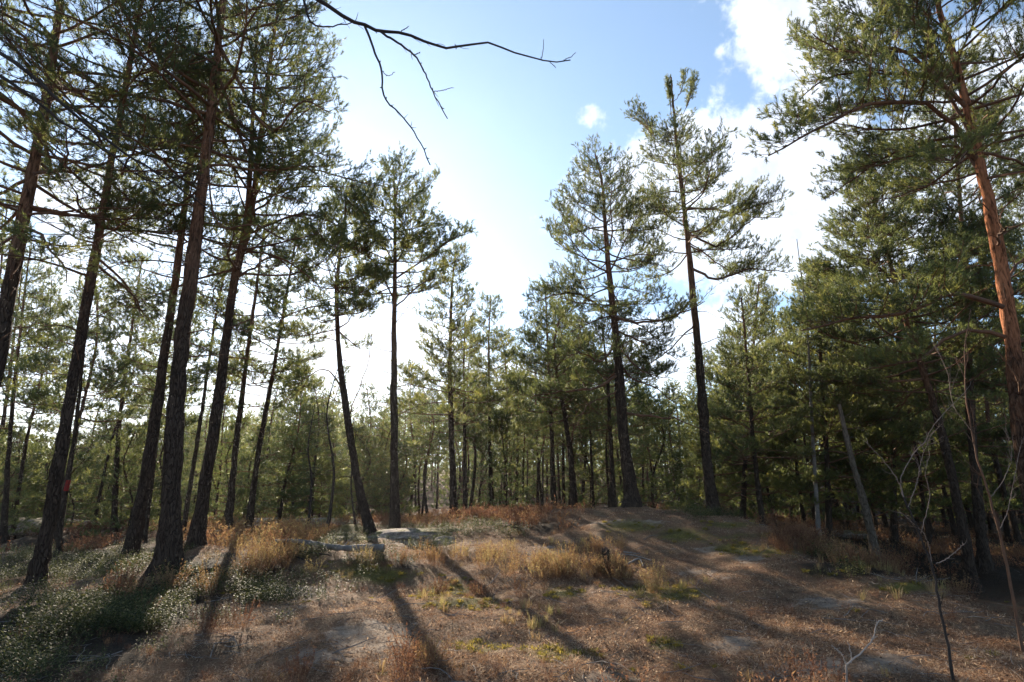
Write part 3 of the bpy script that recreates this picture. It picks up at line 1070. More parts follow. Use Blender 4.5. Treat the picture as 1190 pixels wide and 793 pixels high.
# --- right
G_R = 'big pines on the right side'
pine('large orange-barked pine leaning left at the right edge of the photo', path_px([(1228, 735), (1205, 610), (1188, 500), (1176, 390), (1152, 250), (1118, 100), (1085, -10)], 9.0, 12.5), r0=0.205,
     crown=(0.60, 1), R=2.6, nb=50, gap=0.22, seed=22, dead=16, dead_from=0.25, group=G_R, kind='near', bark=BARK_ORANGE, dens=1.15,
     hand=[(0.42, px([(1110, 340, 8.8), (1055, 362, 8.4), (985, 372, 8.2), (930, 385, 8.2)]), 0.35, 0.042), (0.38, px([(1120, 385, 9.2), (1060, 420, 9.4), (1000, 430, 9.6)]), 0.55, 0.035),
           (0.62, px([(1090, 130, 8.8), (1020, 120, 8.4), (950, 150, 8.0), (892, 180, 7.8)]), 0.2, 0.045), (0.70, px([(1050, 60, 8.8), (985, 60, 8.5), (945, 40, 8.2)]), 0.15, 0.04),
           (0.60, px([(1110, 170, 9.2), (1060, 180, 9.6), (990, 200, 10)]), 0.25, 0.035), (0.72, px([(1060, 20, 9.2), (1000, -10, 9.4), (940, -20, 9.6)]), 0.15, 0.035),
           (0.64, px([(1090, 95, 9.2), (1030, 85, 9.5), (960, 90, 9.8), (925, 120, 10)]), 0.2, 0.035),
           (0.45, px([(1190, 300, 9.2), (1230, 290, 9.4)]), None, 0.025), (0.5, px([(1165, 268, 8.5), (1200, 258, 8.0)]), None, 0.025)])
pine('dark pine behind the orange-barked one, broad dense crown', path_px([(1128, 674), (1112, 580), (1088, 480), (1052, 370), (1028, 280), (1012, 215), (1005, 175)], 15.0), r0=0.17,
     crown=(0.40, 1), R=2.6, nb=80, gap=0.2, seed=23, dead=12, dead_from=0.2, group=G_R, dens=1.2, bark=BARK_RED, shape='round', kind='mid')
pine('second dark pine right beside it, crown rising out of the photo', path_px([(1148, 676), (1138, 600), (1128, 480), (1122, 330), (1112, 180), (1105, 80)], 15.6, 14), r0=0.17,
     crown=(0.40, 1), R=2.6, nb=76, gap=0.2, seed=24, dead=10, dead_from=0.2, group=G_R, dens=1.15)
pine('full bushy pine filling the right margin above the shrubs', path_px([(1215, 665), (1212, 500), (1208, 330), (1200, 200)], 17, 12.5), r0=0.17, crown=(0.25, 1), R=2.4, nb=80, seed=25, dead=6,
     dead_from=0.1, group=G_R, dens=1.1)
pine('slim dark pine on the crest of the mound at its right end', path_px([(888, 616), (880, 560), (873, 480), (868, 420)], 18, 7.2), r0=0.12, crown=(0.32, 1), R=1.9, nb=44, seed=26, dead=8,
     dead_from=0.1, group=G_R, shape='cone')
pine('cone-shaped yellow-green pine right of the tallest mound pine', path_px([(862, 606), (868, 500), (876, 400), (882, 328)], 22, None), r0=0.14, crown=(0.12, 1), R=2.3, nb=84, seed=27, dead=4,
     dead_from=0.05, group=G_R, shape='cone', dens=1.1)
pine('bushy pine below the dead spike, between the mound and the big right pines', path_px([(962, 622), (960, 520), (954, 420), (950, 318)], 19, None), r0=0.14, crown=(0.16, 1), R=2.2, nb=78, seed=28, dead=4,
     dead_from=0.05, group=G_R, dens=1.15)
pine('bushy dark pine low behind the grey leaning trunk', path_px([(1040, 640), (1038, 540), (1034, 440), (1030, 370)], 20, None), r0=0.14, crown=(0.14, 1), R=2.2, nb=74, seed=29, dead=4,
     dead_from=0.05, group=G_R, dens=1.05)

# ------------------------------------------------------------------ dead trees
DEAD_MATS = [GREYWOOD]


def dead_tree(label, pp, Y, r0, seed, nb=10, mat=None, name='dead_tree', L=0.8, r1=0.02, hand=()):
    rng = np.random.default_rng(seed)
    path = path_px(pp, Y)
    path[0, 2] = gz(path[0, 0], path[0, 1])
    base = path[0].copy()
    root = thing(name, base, label, 'dead tree')
    pl = smooth_path(path, 36) - base
    tp = pl.copy()
    tp[0, 2] -= 0.1
    g, cum, rad = trunk_geo(tp, r0, r1, 12, rng, 0.3)
    link('trunk', g.mesh('trunk', [mat or BARK_GREY], smooth=True), root)
    for i in range(nb):
        k = rng.integers(8, 34)
        gb = Geo()
        el = math.radians(rng.uniform(-10, 40))
        ll = L * rng.uniform(0.3, 1)
        bp = branch_curve(pl[k], rng.random() * 2 * PI, ll, el, el - 0.3, rng, 7, 0.15)
        V, Q = tubes(bp[None], (np.linspace(0.012, 0.004, 7))[None], 4)
        gb.add(V, Q)
        bare_twigs(gb, bp, rng, 3, ll * 0.4, 0.004)
        link('branch', gb.mesh('branch', [mat or BARK_GREY], smooth=True), root)
    return root


dead_tree('pale grey dead trunk leaning left on the slope behind the mound', [(1021, 657), (1008, 600), (990, 535), (975, 470)], 17.0, 0.13, 41, 9, r1=0.05)
dead_tree('bare dead spike of a tree sticking up above the bushy pines', [(950, 622), (944, 500), (938, 380), (926, 278)], 18.0, 0.07, 42, 6, mat=GREYWOOD, L=0.35, r1=0.012)
dead_tree('thin bare dead stem between the bent pine and the lone straight pine', [(380, 618), (388, 550), (380, 480), (395, 420)], 20.0, 0.06, 43, 8, mat=DARKTWIG, L=0.8, r1=0.012)
dead_tree('small crooked bare tree behind the golden heather', [(358, 618), (362, 560), (358, 520), (366, 470)], 19.0, 0.05, 44, 9, mat=DARKTWIG, L=0.9, r1=0.01)
dead_tree('spindly bare young tree left of the bent pine', [(412, 622), (408, 560), (414, 500)], 22.0, 0.04, 45, 8, mat=DARKTWIG, L=0.7, r1=0.01)

# red paint mark on the thin pine at the left
gm = Geo()
rt = [c for c in t_red.children if c.name.startswith('trunk')][0]
rv = np.zeros(len(rt.data.vertices) * 3)
rt.data.vertices.foreach_get('co', rv)
rv = rv.reshape(-1, 10 if len(rt.data.vertices) % 10 == 0 else 16, 3)
ctr_ = rv.mean(1)
k0 = int(np.argmin(np.abs(ctr_[:, 2] - 1.45)))
sel = rv[k0:k0 + 2]
sel = ctr_[k0:k0 + 2, None] + (sel - ctr_[k0:k0 + 2, None]) * 1.12
s_ = sel.shape[1]
gm.add(sel.reshape(-1, 3), [[j, (j + 1) % s_, s_ + (j + 1) % s_, s_ + j] for j in range(s_)])
REDP = simple('red_paint', (0.10, 0.03, 0.025), (0.42, 0.03, 0.02), 25)
link('paint_mark', gm.mesh('paint_mark', [REDP], smooth=True), t_red)

# ------------------------------------------------------------------ background forest


def proto(kind_, seed):
    rng = np.random.default_rng(seed)
    if kind_ == 'tall':
        H, r0, cr, R, nb, shp, dn = 12.0, 0.15, (0.46, 1), 1.75, 44, 'round', 0.85
    elif kind_ == 'slim':
        H, r0, cr, R, nb, shp, dn = 11.0, 0.11, (0.38, 1), 1.3, 42, 'cone', 0.8
    elif kind_ == 'full':
        H, r0, cr, R, nb, shp, dn = 9.0, 0.13, (0.16, 1), 2.1, 72, 'cone', 0.9
    else:
        H, r0, cr, R, nb, shp, dn = 5.0, 0.07, (0.04, 1), 1.45, 54, 'cone', 0.85
    b = np.array([0.0, 60.0, gz(0, 60)])
    path = np.array([b, b + [rng.normal(0, .15), rng.normal(0, .15), H * .35], b + [rng.normal(0, .3), rng.normal(0, .3), H * .7], b + [rng.normal(0, .35), rng.normal(0, .35), H]])
    r = pine('prototype', path, r0=r0, crown=cr, R=R, nb=nb, shape=shp, kind='far', seed=seed, dens=dn, dead=8 if kind_ in ('tall', 'slim') else 2, dead_from=0.1, parts=False,
             bark=BARK_RED if seed % 2 else BARK, r1=0.02)
    return r, H


PROTO = {k: [proto(k, 100 + 10 * i + j) for j in range(3)] for i, k in enumerate(('tall', 'slim', 'full', 'bush'))}
USED = set()
BGN = set()


def copy_tree(r, loc, rot, sc, label, group, cat='pine tree', name='pine_tree'):
    if r.name not in USED:
        USED.add(r.name)
        c_ = r
    else:
        c_ = r.copy()
        COL.objects.link(c_)
        for ch in list(r.children):
            d_ = ch.copy()
            COL.objects.link(d_)
            d_.parent = c_
    c_.location = loc
    c_.rotation_euler = (rot[1], rot[2], rot[0])
    c_.scale = sc
    return tag(c_, label, cat, group)


SKYL = np.array([(-400, 330), (-150, 380), (0, 500), (60, 505), (120, 490), (200, 480), (290, 455), (360, 450), (430, 470), (480, 455), (520, 430), (560, 430), (600, 420), (650, 400),
                 (700, 390), (750, 430), (800, 440), (840, 380), (880, 345), (930, 365), (1000, 340), (1060, 320), (1150, 300), (1300, 260), (1600, 240)], float)
ZONES = [(-900, 340, 'beyond the left stand', 'left'), (340, 500, 'in the far thicket behind the bent pine', 'gap'), (500, 640, 'behind the heather beside the mound', 'mid'),
         (640, 840, 'behind the big pines of the mound', 'mound'), (840, 1010, 'in the dense stand right of the mound', 'right'), (1010, 2000, 'in the shaded wood at the far right', 'far right')]
WORD = {'tall': ('tall slender high-crowned pine', 'tall pines'), 'slim': ('thin spindly pine', 'thin pines'), 'full': ('full green pine with low branches', 'full-crowned pines'),
        'bush': ('young bushy pine', 'young bushy pines')}
brng = np.random.default_rng(77)
placed = [(-3.5, 17), (-3.9, 16), (3, 15.2), (5, 15.8), (6.8, 17)]
NBG = 0


def try_place(u, D, kindw, mn=1.3, top_jit=25):
    global NBG
    x = (u - CX) / FPX * D / (CT + 0.3 * ST)
    z = gz(x, D)
    uu, vv = pix(x, D, z)
    for (a, b_) in placed:
        if (a - x) ** 2 + (b_ - D) ** 2 < mn ** 2:
            return
    top = np.interp(uu, SKYL[:, 0], SKYL[:, 1]) + abs(brng.normal(0, top_jit)) - 4
    r_ = ray(uu, top)
    Hmax = EYE + D * r_[2] / r_[1] - z
    if Hmax < 2.0:
        Hmax = 2.0 + brng.random()
    ks = [k for k, w in kindw]
    ws = np.array([w for k, w in kindw], float)
    k = ks[brng.choice(len(ks), p=ws / ws.sum())]
    H0 = {'tall': 12, 'slim': 11, 'full': 9, 'bush': 5}[k]
    Ht = min(Hmax, H0 * brng.uniform(0.8, 1.25))
    if Ht < (0.62 if u < 480 else 0.42) * H0 and k in ('tall', 'slim'):
        k = 'full' if brng.random() < 0.5 else 'bush'
        H0 = {'full': 9, 'bush': 5}[k]
    if Ht < 0.55 * H0 and k == 'full':
        k, H0 = 'bush', 5
    Ht = min(Hmax, H0 * brng.uniform(0.75, 1.3))
    s_ = Ht / H0
    w_ = s_ * brng.uniform(0.85, 1.2) if s_ > 0.8 else s_ ** 0.7 * brng.uniform(0.9, 1.1)
    r, _ = PROTO[k][brng.integers(3)]
    zone = next((zn for zn in ZONES if zn[0] <= uu < zn[1]), ZONES[-1])
    placed.append((x, D))
    cc_ = copy_tree(r, (x, D, z - 0.05), (brng.random() * 6.28, brng.normal(0, 0.025), brng.normal(0, 0.025)), (w_, w_, s_),
              WORD[k][0] + ' ' + zone[2], WORD[k][1] + ' ' + zone[2], name='pine_tree')
    BGN.add(cc_.name)
    NBG += 1


# row by row, the nearer ones first
for D0, D1, n, us in ((20, 26, 22, (560, 1330)), (22, 30, 20, (-120, 330)), (26, 36, 44, (480, 1350)), (27, 38, 26, (-250, 480)), (36, 50, 60, (350, 1350)), (38, 55, 36, (-300, 480))):
    for i in range(n):
        u_ = us[0] + (us[1] - us[0]) * (i + brng.random()) / n
        D_ = brng.uniform(D0, D1)
        if u_ < 480:
            kw = [('tall', 1.4), ('slim', 1.6), ('full', 0.3), ('bush', 1.2)] if D0 < 36 else [('bush', 2), ('full', 0.6), ('slim', 1.2)]
        elif u_ < 820:
            kw = [('tall', 2.4), ('slim', 2.4), ('full', 0.5), ('bush', 0.4)]
        else:
            kw = [('tall', 1.2), ('slim', 1.0), ('full', 1.8), ('bush', 0.7)]
        try_place(u_, D_, kw)
for (u_, D_, tp_) in ((-60, 18, 180), (20, 24, 330), (70, 19, 300), (110, 28, 340), (185, 25, 330), (215, 18.5, 250), (250, 30, 350), (-20, 30, 300), (155, 34, 390), (45, 34, 360),
                      (300, 36, 395), (340, 34, 415), (362, 30, 440), (385, 38, 425), (412, 33, 450), (440, 40, 430), (475, 36, 425), (490, 31, 440), (230, 40, 400), (150, 42, 420), (95, 38, 430), (330, 44, 420), (500, 29, 405), (545, 27, 395), (585, 30, 380), (655, 28, 350), (675, 31, 370), (625, 35, 380), (610, 27, 372), (600, 33, 400), (690, 26, 360), (1010, 24, 290), (1080, 26, 270), (1180, 24, 230), (920, 26, 340)):
    keepS, SKYL[:, 1] = SKYL[:, 1].copy(), tp_
    try_place(u_, D_, [('tall', 1), ('slim', 1)] if u_ < 900 else [('full', 1), ('tall', 1)], 0.7, 8)
    SKYL[:, 1] = keepS
ANCH = [(-60, 'left edge'), (48, 'leaning slim pine'), (155, 'curved pine'), (200, 'thickest pine'), (232, 'forked pine'), (288, 'heather-side pine'), (427, 'bent pine'), (459, 'lone pine'),
        (528, 'narrow pine'), (643, "mound's left pine"), (735, 'swollen-trunked pine'), (829, 'tallest pine'), (888, 'crest pine'), (1015, 'grey dead trunk'), (1130, 'dark pine'), (1205, 'orange-barked pine')]
ORD = ['first', 'second', 'third', 'fourth', 'fifth', 'sixth', 'seventh', 'eighth', 'ninth', 'tenth', 'eleventh', 'twelfth']
bins = {}
for t_ in [o_ for o_ in COL.objects if o_.parent is None and o_.name in BGN]:
    uu, vv = pix(t_.location[0], t_.location[1], t_.location[2])
    k = sum(1 for a, _ in ANCH if a <= uu)
    where = ('outside the left edge' if k == 0 else 'right of the ' + ANCH[-1][1]) if k in (0, len(ANCH)) else 'between the ' + ANCH[k - 1][1] + ' and ' + ANCH[k][1]
    kd = t_['label']
    word = next(w for w in ('tall', 'thin', 'full', 'young') if kd.startswith(w))
    dist = 'near' if t_.location[1] < 30 else ('farther' if t_.location[1] < 40 else 'farthest')
    bins.setdefault((word, dist, where), []).append((float(uu), t_))
KW = {'tall': 'tall pine', 'thin': 'thin pine', 'full': 'full-crowned pine', 'young': 'bushy young pine'}
for (word, dist, where), lst in bins.items():
    lst.sort(key=lambda q: q[0])
    for i_, (uu, t_) in enumerate(lst):
        lb = ('' if dist == 'near' else dist + ' ') + KW[word] + ' ' + where
        if len(lst) > 1:
            lb += ', ' + ORD[min(i_, 11)] + ' from left'
        t_['label'] = lb
print('background trees', NBG)

# trees outside the frame that keep the sides and the back closed for other viewpoints
orng = np.random.default_rng(9)
for i in range(16):
    a = math.radians(orng.uniform(62, 298))
    d = orng.uniform(12, 26)
    if math.cos(a - SUN_AZ) > 0.3:
        continue
    k = ('tall', 'full', 'slim')[i % 3]
    x, y = d * math.sin(a), d * math.cos(a)
    copy_tree(PROTO[k][i % 3][0], (x, y, gz(x, y)), (orng.random() * 6, 0, 0), (1, 1, 1.05), WORD[k][0] + ' standing behind the viewpoint', WORD[k][1] + ' behind the viewpoint')


# the far wood: one mass
def far_wood():
    rng = np.random.default_rng(3)
    g = Geo()
    n = 900
    th = np.radians(rng.uniform(-72, 72, n))
    d = rng.uniform(56, 110, n)
    x, y = d * np.sin(th), d * np.cos(th)
    z = ground_z(x, y)
    for i in range(n):
        uu, vv = pix(x[i], y[i], z[i])
        top = np.interp(uu, SKYL[:, 0], SKYL[:, 1]) + abs(rng.normal(0, 25)) + 6
        r_ = ray(uu, top)
        H = EYE + y[i] * r_[2] / r_[1] - z[i]
        H = max(3.0, min(H, rng.uniform(9, 16)))
        m_ = 150
        t_ = rng.random(m_) ** 1.1
        rad = (1 - t_) ** 0.8 * 1.9 * rng.random(m_) ** 0.5 + 0.1
        a = rng.random(m_) * 6.283
        C = np.stack([x[i] + rad * np.cos(a), y[i] + rad * np.sin(a), z[i] + H * (0.01 + 0.99 * t_)], -1)
        D = np.stack([np.cos(a), np.sin(a), rng.uniform(0.2, 1.2, m_)], -1)
        place_tufts(g, C, D, np.full(m_, 3.0) * rng.uniform(0.8, 1.3, m_), np.clip(rng.normal(0.4, 0.2, m_), 0, 1), 'far', rng, 0)
        V, Q = tubes(np.array([[[x[i], y[i], z[i] - 0.2], [x[i], y[i], z[i] + H * 0.9]]]), np.array([[0.13, 0.03]]), 4)
        g.add(V, Q, 1)
    tag(link('distant_forest', g.mesh('distant_forest', [NEEDLE, LIMB], attr=True)), 'far pine wood closing the view behind the clearing', 'forest', kind='stuff')


far_wood()

# ------------------------------------------------------------------ bare saplings and overhanging branches


def buds(g, bp, rng, n, r):
    for i in range(n):
        k = rng.integers(3, len(bp) - 1)
        d = rng.normal(size=3)
        d /= np.linalg.norm(d)
        q = np.array([bp[k], bp[k] + d * r * 3, bp[k] + d * r * 6])
        V, Q = tubes(q[None], np.array([[r * 0.9, r * 1.1, r * 0.2]]), 5)
        g.add(V, Q)


def bare_tree(name, label, cat, loc, stems, mat, seed, tipmat=None):
    """stems: list of (part name, world points, r0, r1, ntwigs, twig length, levels)"""
    rng = np.random.default_rng(seed)
    root = thing(name, loc, label, cat)
    o3 = np.array(loc)
    for (pn, pts3, r0, r1, nt, tl, lv) in stems:
        bp = smooth_path(np.asarray(pts3) - o3, 26)
        bp[1:-1] += rng.normal(0, 0.002 + r0 * 0.1, (24, 3))
        g = Geo()
        V, Q = tubes(bp[None], (r0 + (r1 - r0) * np.linspace(0, 1, 26) ** 0.8)[None], 7)
        g.add(V, Q)
        if nt:
            bare_twigs(g, bp, rng, nt, tl, max(r1 * 0.8, 0.0018), lv)
            buds(g, bp, rng, 9, max(r1, 0.0022))
        link(pn, g.mesh(pn, [mat if pn == 'trunk' else (tipmat or mat)], smooth=True), root)
    return root


# leafless tree standing just outside the frame on the left; its boughs reach over the view
bx, by = -3.5, 1.1
bz = gz(bx, by)
tr = np.array([[bx, by, bz - 0.1], [bx + 0.05, by, bz + 2], [bx + 0.02, by + 0.1, bz + 4], [bx + 0.1, by + 0.2, bz + 5.6], [bx, by + 0.1, bz + 8]])
top1 = np.array([bx + 0.08, by + 0.16, bz + 5.0])
top2 = np.array([bx + 0.05, by + 0.12, bz + 4.3])
Yb = 3.4
mainb = [top1] + px([(300, -60, Yb), (340, -25, Yb), (372, 2, Yb), (400, 20, Yb), (424, 31, Yb), (445, 37, Yb), (470, 39, Yb), (495, 49, Yb), (520, 56, Yb), (545, 52, Yb), (578, 53, Yb), (605, 64, Yb), (635, 71, Yb), (663, 70, Yb)])
stems0 = [('branch', px([(629, 69, Yb), (631, 58, Yb), (632, 46, Yb)]), 0.0026, 0.0018, 0, 0, 1), ('branch', px([(503, 107, Yb), (515, 105, Yb), (527, 102, Yb)]), 0.003, 0.002, 0, 0, 1),
          ('branch', px([(444, 83, Yb), (451, 88, Yb), (459, 84, Yb)]), 0.003, 0.002, 0, 0, 1), ('branch', px([(464, 38, Yb), (470, 34, Yb), (475, 31, Yb)]), 0.004, 0.002, 0, 0, 1),
          ('branch', px([(638, 71, Yb), (643, 76, Yb), (646, 79, Yb)]), 0.0026, 0.0018, 0, 0, 1), ('branch', px([(655, 70, Yb), (664, 66, Yb), (669, 61, Yb)]), 0.0026, 0.0018, 0, 0, 1),
          ('branch', px([(481, 64, Yb), (486, 62, Yb), (488, 61, Yb)]), 0.003, 0.002, 0, 0, 1), ('branch', px([(357, 18, Yb), (363, 20, Yb), (367, 17, Yb)]), 0.004, 0.002, 0, 0, 1)]
stems = stems0 + [('trunk', tr, 0.11, 0.05, 0, 0, 1),
         ('branch', mainb, 0.019, 0.0038, 9, 0.09, 1),
         ('branch', px([(424, 31, Yb), (434, 56, Yb), (443, 82, Yb), (447, 113, Yb), (468, 136, Yb), (484, 158, Yb), (500, 192, Yb)]), 0.009, 0.0036, 5, 0.06, 1),
         ('branch', px([(441, 36, Yb), (462, 50, Yb), (481, 64, Yb), (493, 82, Yb), (503, 106, Yb), (520, 138, Yb)]), 0.009, 0.0036, 6, 0.07, 1),
         ('branch', [top1] + px([(330, -50, Yb), (353, 0, Yb), (357, 18, Yb), (366, 29, Yb), (386, 31, Yb), (410, 26, Yb)]), 0.014, 0.0036, 4, 0.06, 1),
         ('branch', [top2] + px([(-60, 20, 3.8), (20, 75, 3.9), (80, 128, 4.0), (140, 175, 4.1), (190, 205, 4.2), (240, 242, 4.3)]), 0.022, 0.005, 14, 0.5, 2),
         ('branch', [top2 + [0, 0, -0.25]] + px([(-60, 50, 3.6), (10, 95, 3.7), (70, 140, 3.8), (130, 180, 3.9), (150, 198, 4.0)]), 0.020, 0.005, 14, 0.5, 2),
         ('branch', px([(90, 136, 4.0), (130, 155, 4.2), (175, 160, 4.4), (215, 162, 4.5)]), 0.006, 0.002, 6, 0.25, 1)]
bare_tree('bare_tree', 'leafless tree beside the viewpoint whose thin dark boughs hang across the top of the sky', 'tree', (bx, by, bz), stems, DARKTWIG, 60)

yS = 5.0
s1 = px([(1108, 792, yS), (1096, 725, yS), (1084, 662, yS), (1066, 615, yS), (1050, 578, yS)])
s1[0] = np.array([s1[0][0], yS, gz(s1[0][0], yS) - 0.03])
bare_tree('sapling', 'dark leafless sapling with pale crooked twigs on the shaded slope at the right', 'sapling', tuple(s1[0]),
          [('trunk', s1, 0.013, 0.006, 6, 0.22, 1),
           ('branch', px([(1050, 578, yS), (1042, 556, yS), (1022, 530, yS), (1003, 512, yS)]), 0.004, 0.002, 4, 0.10, 1),
           ('branch', px([(1050, 578, yS), (1047, 556, yS), (1062, 528, yS), (1076, 512, yS), (1090, 488, yS), (1122, 455, yS)]), 0.004, 0.0018, 9, 0.16, 3),
           ('branch', px([(1055, 590, yS), (1066, 560, yS), (1072, 530, yS), (1086, 500, yS)]), 0.0035, 0.0016, 6, 0.15, 3),
           ('branch', px([(1084, 660, yS), (1076, 625, yS), (1058, 605, yS), (1043, 592, yS)]), 0.0035, 0.0016, 4, 0.12, 1),
           ('branch', px([(1070, 620, yS), (1080, 580, yS), (1076, 550, yS), (1080, 530, yS)]), 0.0035, 0.0016, 5, 0.12, 1),
           ('branch', px([(1088, 655, yS), (1100, 650, yS), (1112, 640, yS), (1120, 632, yS)]), 0.004, 0.002, 3, 0.08, 1)], DARKTWIG, 61, PALETWIG)
yS = 5.8
s2 = px([(1192, 775, yS), (1176, 690, yS), (1161, 618, yS), (1148, 570, yS), (1135, 529, yS), (1124, 470, yS), (1121, 420, yS), (1128, 360, yS)])
s2[0] = np.array([s2[0][0], yS, gz(s2[0][0], yS) - 0.03])
bare_tree('sapling', 'taller leafless sapling reaching up in front of the orange-barked pine', 'sapling', tuple(s2[0]),
          [('trunk', s2, 0.016, 0.004, 12, 0.35, 3),
           ('branch', px([(1161, 618, yS), (1172, 590, yS), (1178, 560, yS), (1186, 520, yS)]), 0.004, 0.0018, 8, 0.15, 3),
           ('branch', px([(1150, 580, yS), (1168, 555, yS), (1176, 525, yS), (1168, 500, yS)]), 0.0035, 0.0016, 8, 0.15, 3),
           ('branch', px([(1128, 500, yS), (1108, 470, yS), (1100, 430, yS), (1085, 400, yS)]), 0.0035, 0.0016, 8, 0.2, 3)], LIMB, 62, PALETWIG)
yS = 4.95
s3 = px([(984, 800, yS), (983, 780, yS), (987, 770, yS), (1005, 755, yS), (1014, 742, yS), (1019, 726, yS), (1026, 720, yS)])
s3[0] = np.array([s3[0][0], yS, gz(s3[0][0], yS) - 0.03])
bare_tree('twig', 'pale forked dead twig sticking up at the bottom of the photo', 'twig', tuple(s3[0]),
          [('branch', s3, 0.0085, 0.0036, 3, 0.06, 1), ('branch', px([(984, 775, yS), (978, 760, yS), (966, 750, yS)]), 0.0045, 0.0025, 1, 0.04, 1),
           ('branch', px([(990, 768, yS), (988, 756, yS), (985, 746, yS)]), 0.005, 0.003, 0, 0.04, 1), ('branch', px([(1014, 744, yS), (1020, 738, yS)]), 0.003, 0.0015, 0, 0.04, 1)],
          GREYWOOD, 63, simple('bleached_twig', (0.34, 0.27, 0.22), (0.55, 0.45, 0.38), 9))

# ------------------------------------------------------------------ rocks, log, stump, sticks


def boulder(label, u, v, Y, rx, ry, rz_, seed, rot=0.0, sink=0.45):
    x = P(u, v, Y)[0]
    z = gz(x, Y)
    rng = np.random.default_rng(seed)
    nu, nv = 48, 24
    a = np.linspace(0, 2 * PI, nu, endpoint=False)
    b_ = np.linspace(-PI / 2, PI / 2, nv)
    A_, B_ = np.meshgrid(a, b_)
    X = np.stack([np.cos(B_) * np.cos(A_), np.cos(B_) * np.sin(A_), np.sin(B_)], -1)
    dsp = 1 + 0.16 * (vnoise(X[..., 0] * 2 + seed, X[..., 1] * 2 + X[..., 2] * 1.7, seed) + vnoise(X[..., 1] * 2 + 4, X[..., 2] * 3 + seed, seed + 1)) * 1.6 \
        + 0.06 * vnoise(X[..., 0] * 6 + seed, X[..., 1] * 6 + X[..., 2] * 5, seed + 2)
    X = X * (dsp[..., None] + 0.05 * fbm(A_ * 3 + seed, B_ * 4, seed, 4)[..., None] * np.cos(B_)[..., None]) * np.array([rx, ry, rz_])
    c_, s_ = math.cos(rot), math.sin(rot)
    X = np.stack([X[..., 0] * c_ - X[..., 1] * s_, X[..., 0] * s_ + X[..., 1] * c_, X[..., 2]], -1)
    g = Geo()
    i = np.arange(nv - 1)[:, None] * nu
    j = np.arange(nu)[None]
    j2 = (j + 1) % nu
    q = np.stack([i + j, i + j2, i + nu + j2, i + nu + j], -1).reshape(-1, 4)
    g.add(X.reshape(-1, 3), q)
    o_ = link('boulder', g.mesh('boulder', [ROCKM], smooth=True), None, (x, Y, z + rz_ * (1 - 2 * sink) - 0.03))
    return tag(o_, label, 'rock')


boulder('long low pale slab of rock at the foot of the bent pine', 400, 632, 14.4, 1.6, 0.8, 0.20, 1, sink=0.52)
boulder('rounded pale rock at the foot of the lone straight pine', 486, 632, 14.6, 1.2, 0.7, 0.20, 2, 0.2, 0.52)
boulder('small rounded stone standing in for a shadow spot right of the pale rock', 516, 637, 13.6, 0.30, 0.24, 0.16, 3, sink=0.45)  # stone added where a trunk's shadow darkens the rock edge
boulder('mossy yellow slab far behind the bent pine', 375, 612, 24, 1.6, 0.9, 0.26, 4)
boulder('mossy slab seen between the bent pine and the lone pine', 440, 607, 26, 1.9, 0.8, 0.34, 5)
boulder('flat pale outcrop at the far left edge of the clearing', 10, 612, 26, 4.0, 2.2, 0.5, 6, sink=0.35)
boulder('low mossy slab behind the thin leaning pines', 310, 612, 23, 1.8, 0.8, 0.24, 7)
boulder('pale flat rock lying in the brush behind the mound crest', 985, 622, 21, 0.9, 0.5, 0.16, 10)


def sticks(name, label, cat, centre, segs, mat, seed):
    root = thing(name, centre, label, cat)
    rng = np.random.default_rng(seed)
    for pts3, r in segs:
        bp = smooth_path(np.asarray(pts3) - np.array(centre), 14)
        g = Geo()
        V, Q = tubes(bp[None], np.linspace(r, r * 0.5, 14)[None], 6)
        g.add(V, Q)
        bare_twigs(g, bp, rng, 3, 0.12, r * 0.35)
        link('branch', g.mesh('branch', [mat], smooth=True), root)


def gpt(u, v, dz=0.03):
    """ground point seen at a pixel"""
    r_ = ray(u, v)
    Ys = np.linspace(4, 60, 600)
    X = r_[0] / r_[1] * Ys
    Z = EYE + r_[2] / r_[1] * Ys
    G_ = ground_z(X, Ys)
    hit = np.where(Z <= G_)[0]
    k = hit[0] if len(hit) else 300
    return np.array([X[k], Ys[k], G_[k] + dz])


# fallen pole lying on the edge of the rock slab
p1, p2 = gpt(322, 640, 0.05), gpt(448, 640, 0.10)
p1[1] = p2[1] = min(p1[1], p2[1], 12.9)
p1[0], p2[0] = P(318, 640, p1[1])[0], P(446, 640, p1[1])[0]
mid_ = [p1 + (p2 - p1) * f for f in np.linspace(0, 1, 7)]
for i, q in enumerate(mid_):
    q[2] = gz(q[0], q[1]) + 0.08
lz = np.polyfit(range(7), [q[2] for q in mid_], 1)
for i, q in enumerate(mid_):
    q[2] = np.polyval(lz, i) + 0.05 + 0.03 * math.sin(i * 1.3)
lg = Geo()
lp = smooth_path(mid_, 40) - p1
V, Q = tubes(lp[None], (0.03 + 0.04 * np.linspace(0, 1, 40) + 0.004 * np.random.default_rng(1).normal(size=40))[None], 12)
lg.add(V, Q)
cap = len(lp)
lr = thing('fallen_log', tuple(p1), 'weathered grey log lying along the front of the pale rock slab', 'log')
link('trunk', lg.mesh('trunk', [GREYWOOD], smooth=True), lr)
eg = Geo()
an = np.arange(12) / 12 * 2 * PI
c_end = lp[-1]
eg.add(np.vstack([[c_end], c_end + np.stack([0 * an + 0.002, np.cos(an) * 0.068, np.sin(an) * 0.068], -1)]), [[0, i + 1, (i + 1) % 12 + 1] for i in range(12)])
link('cut_end', eg.mesh('cut_end', [PALETWIG]), lr)
sg = Geo()
rng_ = np.random.default_rng(8)
bp_ = branch_curve(lp[24], 1.2, 0.4, 0.6, 0.2, rng_, 7)
V, Q = tubes(bp_[None], np.linspace(0.012, 0.004, 7)[None], 5)
sg.add(V, Q)
link('branch', sg.mesh('branch', [GREYWOOD], smooth=True), lr)

